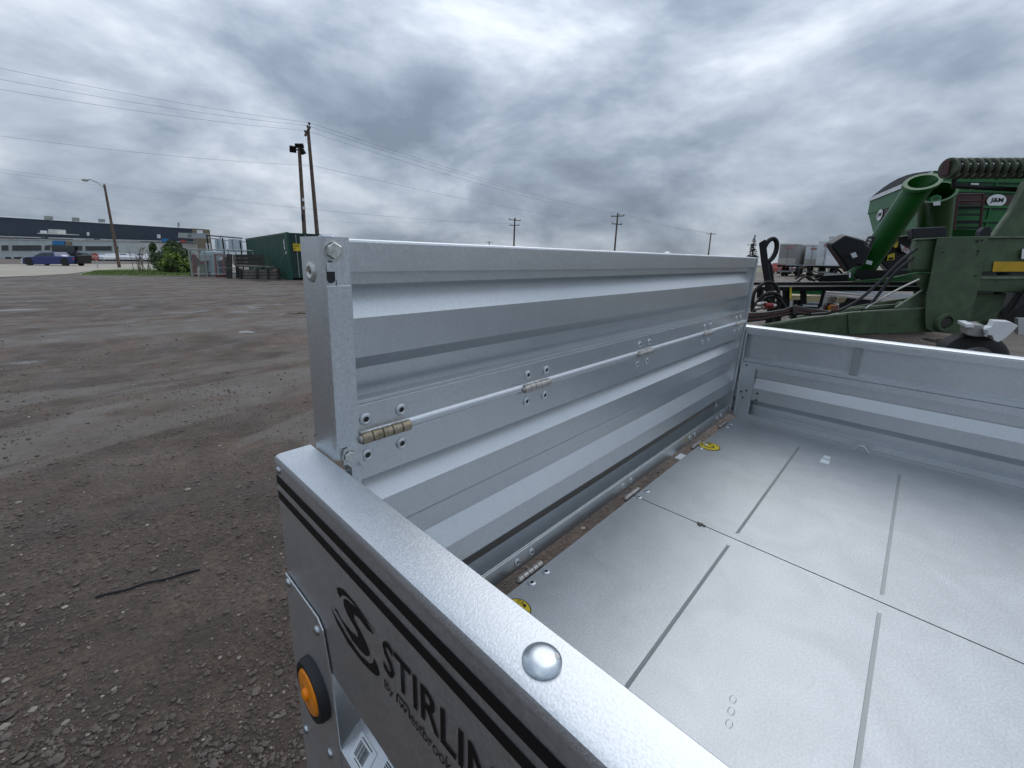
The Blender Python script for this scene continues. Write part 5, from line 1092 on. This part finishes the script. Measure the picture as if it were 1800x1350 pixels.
def hoses():
    t = thing('hydraulic_hoses', 'tangle of black hydraulic hoses hanging round the upright hitch link', 'hoses', foot(1345, 5.6))
    for i, pts in enumerate(([(1322, 548, 5.6), (1326, 515, 5.6), (1345, 497, 5.6), (1362, 500, 5.6), (1369, 520, 5.6), (1364, 548, 5.6)], [(1324, 552, 5.5), (1334, 528, 5.5), (1352, 515, 5.45), (1370, 520, 5.5), (1371, 538, 5.5)], [(1326, 545, 5.55), (1345, 525, 5.55), (1364, 522, 5.5), (1376, 534, 5.5), (1382, 544, 5.5)], [(1320, 540, 5.6), (1335, 530, 5.6), (1350, 528, 5.6), (1362, 545, 5.6)],
                             [(1404, 485, 7.0), (1408, 472, 7.0), (1418, 470, 7.0), (1428, 482, 7.0), (1446, 484, 7.0)], [(1398, 490, 7.0), (1412, 483, 7.0), (1424, 492, 7.0), (1440, 490, 7.0), (1444, 484, 7.0)], [(1402, 495, 6.9), (1416, 486, 6.9), (1432, 494, 6.9)], [(1467, 480, 7.1), (1472, 474, 7.1), (1480, 480, 7.1)])):
        curve_px('hose', 'hose', t, pts, .022 if i < 4 else .016)
    for x, y in ((1331, 536), (1341, 542), (1327, 543), (1352, 540)): mb = MB(); mb.lathe(WP(x, y, 5.45), RT+Vector((0, 0, .3)), [(0, 0), (.02, 0), (.028, .02), (.028, .07), (.018, .09), (0, .09)], 10); mb.build('coupling', 'dull steel', t, smooth=True)
    mb = MB(); mb.lathe(WP(1345, 537, 5.42), RT, [(0, 0), (.035, 0), (.035, .09), (0, .09)], 10); mb.build('coupling', 'red paint', t, smooth=True)
hoses()
tt = thing('hose_bundle', 'brown-black bundle of hoses strapped along the olive beam', 'hoses', foot(1350, 5.0))
for i in range(6): curve_px('hose', ('hose', 'rust', 'hose')[i % 3], tt, [(1308+i, 552+i*2.4, 5.0), (1340, 551+i*2.0, 5.0), (1375, 546+i*1.6, 5.0), (1397, 540+i*2.0, 5.0), (1425, 545+i*1.5, 5.05), (1455, 548+i*.6, 5.1)], .018)
mb = MB(); mb.box(-.01, .01, -.01, .01, 0, .01); pxpart('strap', 'wood dark', tt, [(1393, 538), (1399, 536.5), (1400, 552), (1394, 553)], 4.95, .12)

# ---- olive folding implement: tapered drawbar, hinge plate, beams and coil roller
OD = 5.1
ol = thing('olive_implement', 'dull olive green farm implement with a big hinge plate and yellow stripe', 'implement', foot(1660, OD))
mb = MB(LF); pxprism(mb, [(1318, 582), (1340, 572), (1402, 561), (1500, 549.5), (1640, 541), (1640, 584), (1556, 587), (1480, 590), (1400, 592), (1318, 592)], OD, .16); db = mb.build('drawbar', 'olive paint', ol, bevel=.008)
pxpart('weld_plate', 'olive paint', db, [(1490, 550), (1545, 546.6), (1546, 585.5), (1492, 588)], OD-.014, .014, bevel=.004)
pxpart('drawbar_top', 'olive pale', db, [(1345, 570.5), (1500, 548.5), (1628, 540), (1628, 543), (1500, 552), (1350, 573.5)], OD-.006, .02)  # light along the top edge put in as a pale strip
for po, dd in (([(1400, 556), (1500, 541), (1628, 530), (1628, 534), (1500, 546), (1400, 560.5)], .35), ([(1440, 549), (1560, 529), (1628, 519), (1628, 523), (1560, 534), (1440, 553)], .7)): pxpart('brace_bar', 'olive pale', ol, po, OD+dd, .06)
pxpart('gusset', 'olive pale', ol, [(1574, 541), (1596, 527), (1622, 510), (1634, 509), (1634, 545), (1575, 545)], OD+.1, .12, bevel=.006)
pxpart('hinge_plate', 'olive paint', ol, [(1648, 417), (1738, 415), (1729, 462), (1722, 500), (1712, 535), (1698, 584), (1692, 589), (1640, 583), (1628, 578), (1626, 560), (1629, 520), (1637, 478), (1643, 440)], OD-.06, .06, bevel=.006)
pxpart('upper_beam', 'olive paint', ol, [(1610, 420.5), (1650, 418), (1644, 478), (1603, 478), (1602, 450)], OD+.0, .3, bevel=.03)
pxpart('upper_beam', 'olive paint', ol, [(1735, 417), (2010, 415), (2010, 479), (1724, 479)], OD+.0, .3, bevel=.015)
pxpart('beam_lip', 'olive pale', ol, [(1610, 418.5), (1652, 417), (1652, 419.3), (1609, 421.5)], OD-.02, .3); pxpart('beam_lip', 'olive pale', ol, [(1738, 415.0), (2010, 413.2), (2010, 417.2), (1737, 418.2)], OD-.02, .3)
pxpart('stripe', 'yellow stripe', ol, [(1747, 460), (2010, 458.5), (2010, 476.5), (1744.5, 477.5)], OD-.012, .012)
pxpart('stub', 'olive paint', ol, [(1606, 482), (1640, 481), (1632, 512), (1624, 511), (1612, 494)], OD+.02, .2, bevel=.01)
pxpart('lower_beam', 'olive paint', ol, [(1728, 485), (2010, 484), (2010, 516), (1770, 514), (1718, 513)], OD+.02, .28, bevel=.012); pxpart('beam_lip', 'olive pale', ol, [(1726, 485.5), (2010, 484), (2010, 489.5), (1725, 490.5)], OD+.005, .2)
pxpart('side_gusset', 'olive paint', ol, [(1717, 518), (1770, 517), (1762, 540), (1748, 563), (1702, 565)], OD+.10, .1)
mb = MB(); p = WP(1658, 566.5, OD-.06); mb.lathe(p, -F, [(.115, 0), (.115, .035), (.105, .05), (.074, .05), (.068, .02)], 32); bo = mb.build('boss', 'olive paint', ol, smooth=True)
mb = MB(); mb.lathe(p, -F, [(.066, 0), (.066, .032), (.05, .04), (0, .04)], 24); mb.build('pin', 'wood dark', bo, smooth=True)
for x, y, r in ((1718, 424, .018), (1726.5, 422.3, .012), (1720, 441, .014), (1718.5, 446.5, .010), (1658, 443.5, .010), (1715, 485, .012), (1685.5, 565, .012)): mb = MB(); mb.lathe(WP(x, y, OD-.062), -F, [(r, 0), (r, .003), (0, .003)], 12); mb.build('bolt_hole', 'rivet hole', ol)
pxpart('slanted_arm', 'olive paint', ol, [(1745, 416), (1778, 370), (1800, 324), (1830, 280), (1900, 280), (1900, 416)], OD+.25, .12, bevel=.01)
pxpart('arm_lip', 'olive pale', ol, [(1743, 416.5), (1776, 371), (1799, 323), (1829, 279.5), (1832, 281), (1802, 326), (1779, 373), (1748, 416.5)], OD+.235, .14)
pxpart('white_edge_plate', 'white paint', ol, [(1797, 438), (1830, 430), (1830, 456), (1795.5, 455)], OD-.03, .02)
def coil():
    c0 = WP(1668, 296, OD+.45); c1 = WP(1960, 296, OD+.45); d = (c1-c0).normalized(); a = Vector((0, 0, 1)); b = d.cross(a); pitch = (WP(1700, 296, OD+.45)-WP(1686.3, 296, OD+.45)).length
    turns = int((c1-c0).length/pitch); n = 16; pts = [c0+d*pitch*(i/n)+(a*math.cos(6.2832*i/n)+b*math.sin(6.2832*i/n))*.098 for i in range(turns*n+1)]
    mb = MB(); mb.tube(pts, .024, 6); mb.build('coil', 'coil paint', ol, smooth=True)
    mb = MB(); mb.tube([c0, c1], .05, 12); mb.build('roller_shaft', 'wood dark', ol, smooth=True)
    mb = MB(); mb.lathe(c0-d*.02, d, [(0, 0), (.118, 0), (.118, .03), (0, .03)], 20); mb.build('end_disc', 'coil paint', ol, smooth=True)
    mb = MB(); mb.prism([tuple(c0-d*.05+a*z+b*y) for y, z in ((-.05, -.08), (.05, -.08), (.04, .09), (-.04, .09))], d*.015); mb.build('end_bracket', 'maroon', ol)
    mb = MB(); mb.tube([c0+d*.1-a*.12, c0+d*.1-a*.2, c1-a*.3], .03, 6); mb.build('hanger', 'black paint', ol)
coil()
for i in range(3): curve_px('hose', 'hose', ol, [(1772+i*6, 556-i*4, OD-.1), (1790+i*4, 536-i*8, OD-.12), (1815, 520-i*7, OD-.1), (1860, 500, OD)], .03)
pxpart('shade_block', 'black paint', ol, [(1760, 548), (1790, 512), (1860, 512), (1860, 585), (1800, 583), (1772, 570)], OD+.15, .3)  # plain black block standing in for the shade behind the hoses
mb = MB(); p = foot(1760, OD+.4); mb.tube([p, p+Vector((0, 0, .8))], .06, 8); mb.build('stand_leg', 'olive paint', ol); p = foot(1420, OD+.1); mb = MB(); mb.tube([p, p+Vector((0, 0, .55))], .05, 8); mb.build('stand_leg', 'olive paint', ol)
for i, pts in enumerate(([(1612, 436, 4.95), (1580, 462, 4.95), (1545, 497, 4.95), (1505, 530, 4.95), (1466, 548, 4.95), (1425, 553, 4.95)], [(1606, 452, 4.98), (1575, 478, 4.98), (1550, 510, 4.98), (1530, 535, 4.98), (1514, 545, 4.98)], [(1615, 491, 4.97), (1580, 508, 4.97), (1540, 530, 4.97), (1520, 543, 4.97)])): curve_px('hose', 'hose' if i < 2 else 'dull steel', ol, pts, .017 if i < 2 else .011)
pxpart('hose_clamp', 'rust', ol, [(1460, 538), (1474, 536.5), (1474, 545.5), (1461, 546.5)], 4.93, .08)
tag(pxpart('plastic_bin', 'dark plastic', None, [(1602, 401), (1664, 398), (1664, 417.8), (1604, 419)], OD+.1, .35, bevel=.012), 'dark grey plastic bin sitting on the olive beam', 'bin')
tag(pxpart('steel_block', 'dark plastic', None, [(1724, 406), (1731, 398), (1743, 398), (1742, 416.4), (1722, 416.6)], OD+.02, .2, bevel=.008), 'small dark steel block on top of the hinge plate', 'block')

# ---- second silver trailer with lumber, seen under the drawbars
DW = 7.9
s2 = thing('utility_trailer', 'low silver utility trailer with an amber lamp, behind the olive drawbar', 'trailer', foot(1520, DW))
for nm, mt, po, dd, th in (('corner_post', 'galvanised frame', [(1444, 512), (1452, 511), (1452, 553), (1442, 553)], 0, .08), ('corner_panel', 'galvanised sheet', [(1452.5, 521), (1472, 521), (1472, 545), (1452.5, 545)], .02, .03), ('top_rail', 'galvanised cap', [(1461, 506), (1640, 521), (1640, 527.5), (1461, 512)], .3, .08), ('mid_rail', 'galvanised cap', [(1450, 512.5), (1640, 527), (1640, 529.5), (1450, 516)], .0, .05), ('mid_rail', 'galvanised cap', [(1452, 517.5), (1640, 534), (1640, 536.5), (1452, 520)], .0, .05), ('side_sheet', 'black paint', [(1475, 522), (1640, 538), (1640, 558), (1474, 552)], .1, .03), ('bed', 'galvanised frame', [(1450, 552), (1640, 557), (1640, 566), (1450, 560)], .05, 1.2)): pxpart(nm, mt, s2, po, DW+dd, th)
mb = MB(); p = WP(1459, 541, DW-.02); mb.lathe(p, -F, [(.085, 0), (.085, .03), (.07, .04), (.07, .03)], 24); lm = mb.build('marker_lamp', 'black rubber', s2, smooth=True); mb = MB(); mb.lathe(p, -F, [(.072, .02), (.07, .05), (.03, .06), (0, .06)], 24); mb.build('lens', 'amber lens', lm, smooth=True)
for x in (1462, 1600): mb = MB(); p = foot(x+30, DW+.6); mb.tube([p, p+Vector((0, 0, .5))], .05, 8); mb.build('stand_leg', 'galvanised frame', s2)
tag(pxpart('timber_plank', 'wood new', None, [(1387.5, 519), (1444, 520.5), (1442, 530.5), (1388, 529.5)], 7.2, .25), 'pale new timber plank under the black drawbar', 'plank')
tag(pxpart('timber_plank', 'wood new', None, [(1472.5, 523), (1490, 522.5), (1484, 531), (1472.5, 534)], DW-.1, .08), 'short pale timber end beside the amber lamp', 'plank')
cb = thing('carton', 'white and dark printed carton below the pale plank', 'carton', foot(1415, 7.15)); pxpart('body', 'paper label', cb, [(1388, 531), (1442, 532), (1441, 545.5), (1388, 544.5)], 7.15, .35); pxpart('print', 'navy cladding', cb, [(1404, 533), (1441.5, 533.6), (1441, 543), (1404, 542.5)], 7.14, .008); pxpart('print', 'paper label', cb, [(1411, 535.5), (1437, 536), (1437, 539.5), (1411, 539)], 7.13, .008)
pxpart('pallet', 'wood weathered', cb, [(1386, 546), (1444, 547), (1444, 560), (1386, 559)], 7.1, .6)

# ---- wheel and pale fender of another trailer at the right edge
D3 = 4.15
w3 = thing('utility_trailer', 'trailer corner with a white fender over a black tyre at the right edge', 'trailer', foot(1800, D3))
l3 = lat(1795, D3); mb = MB(LF); mb.lathe((lat(1760, D3+.1), D3+.1, .30), (.25, 1, 0), [(.17, 0), (.26, 0), (.30, .03), (.305, .10), (.30, .17), (.26, .2), (.17, .2)], 36); wz = mb.build('wheel', 'black rubber', w3, smooth=True)
mb = MB(LF); mb.lathe((lat(1760, D3+.1), D3+.1, .30), (.25, 1, 0), [(0, .05), (.08, .05), (.12, .08), (.175, .02)], 24); mb.build('rim', 'galvanised frame', wz, smooth=True)
pxpart('fender', 'white paint', w3, [(1729, 577.5), (1743, 574.5), (1748, 564), (1776, 565.5), (1790, 573), (1775, 588), (1764, 597), (1755, 601.5), (1748, 599), (1744, 590), (1731, 588)], D3-.06, .14, bevel=.005)
pxpart('fender_step', 'trailer grey', w3, [(1699, 571), (1730, 571), (1730, 592), (1715, 592), (1700, 589.5)], D3-.02, .25, bevel=.01); pxpart('step_tread', 'white paint', w3, [(1698, 570), (1712, 570), (1712, 575.5), (1698, 575.5)], D3-.04, .3)
pxpart('fender_stay', 'galvanised frame', w3, [(1734, 580), (1738, 580), (1736, 592), (1730, 591)], D3-.08, .03)
pxpart('bed_rail', 'galvanised frame', w3, [(1790, 560), (2000, 562), (2000, 590), (1790, 588)], D3+.3, .1)
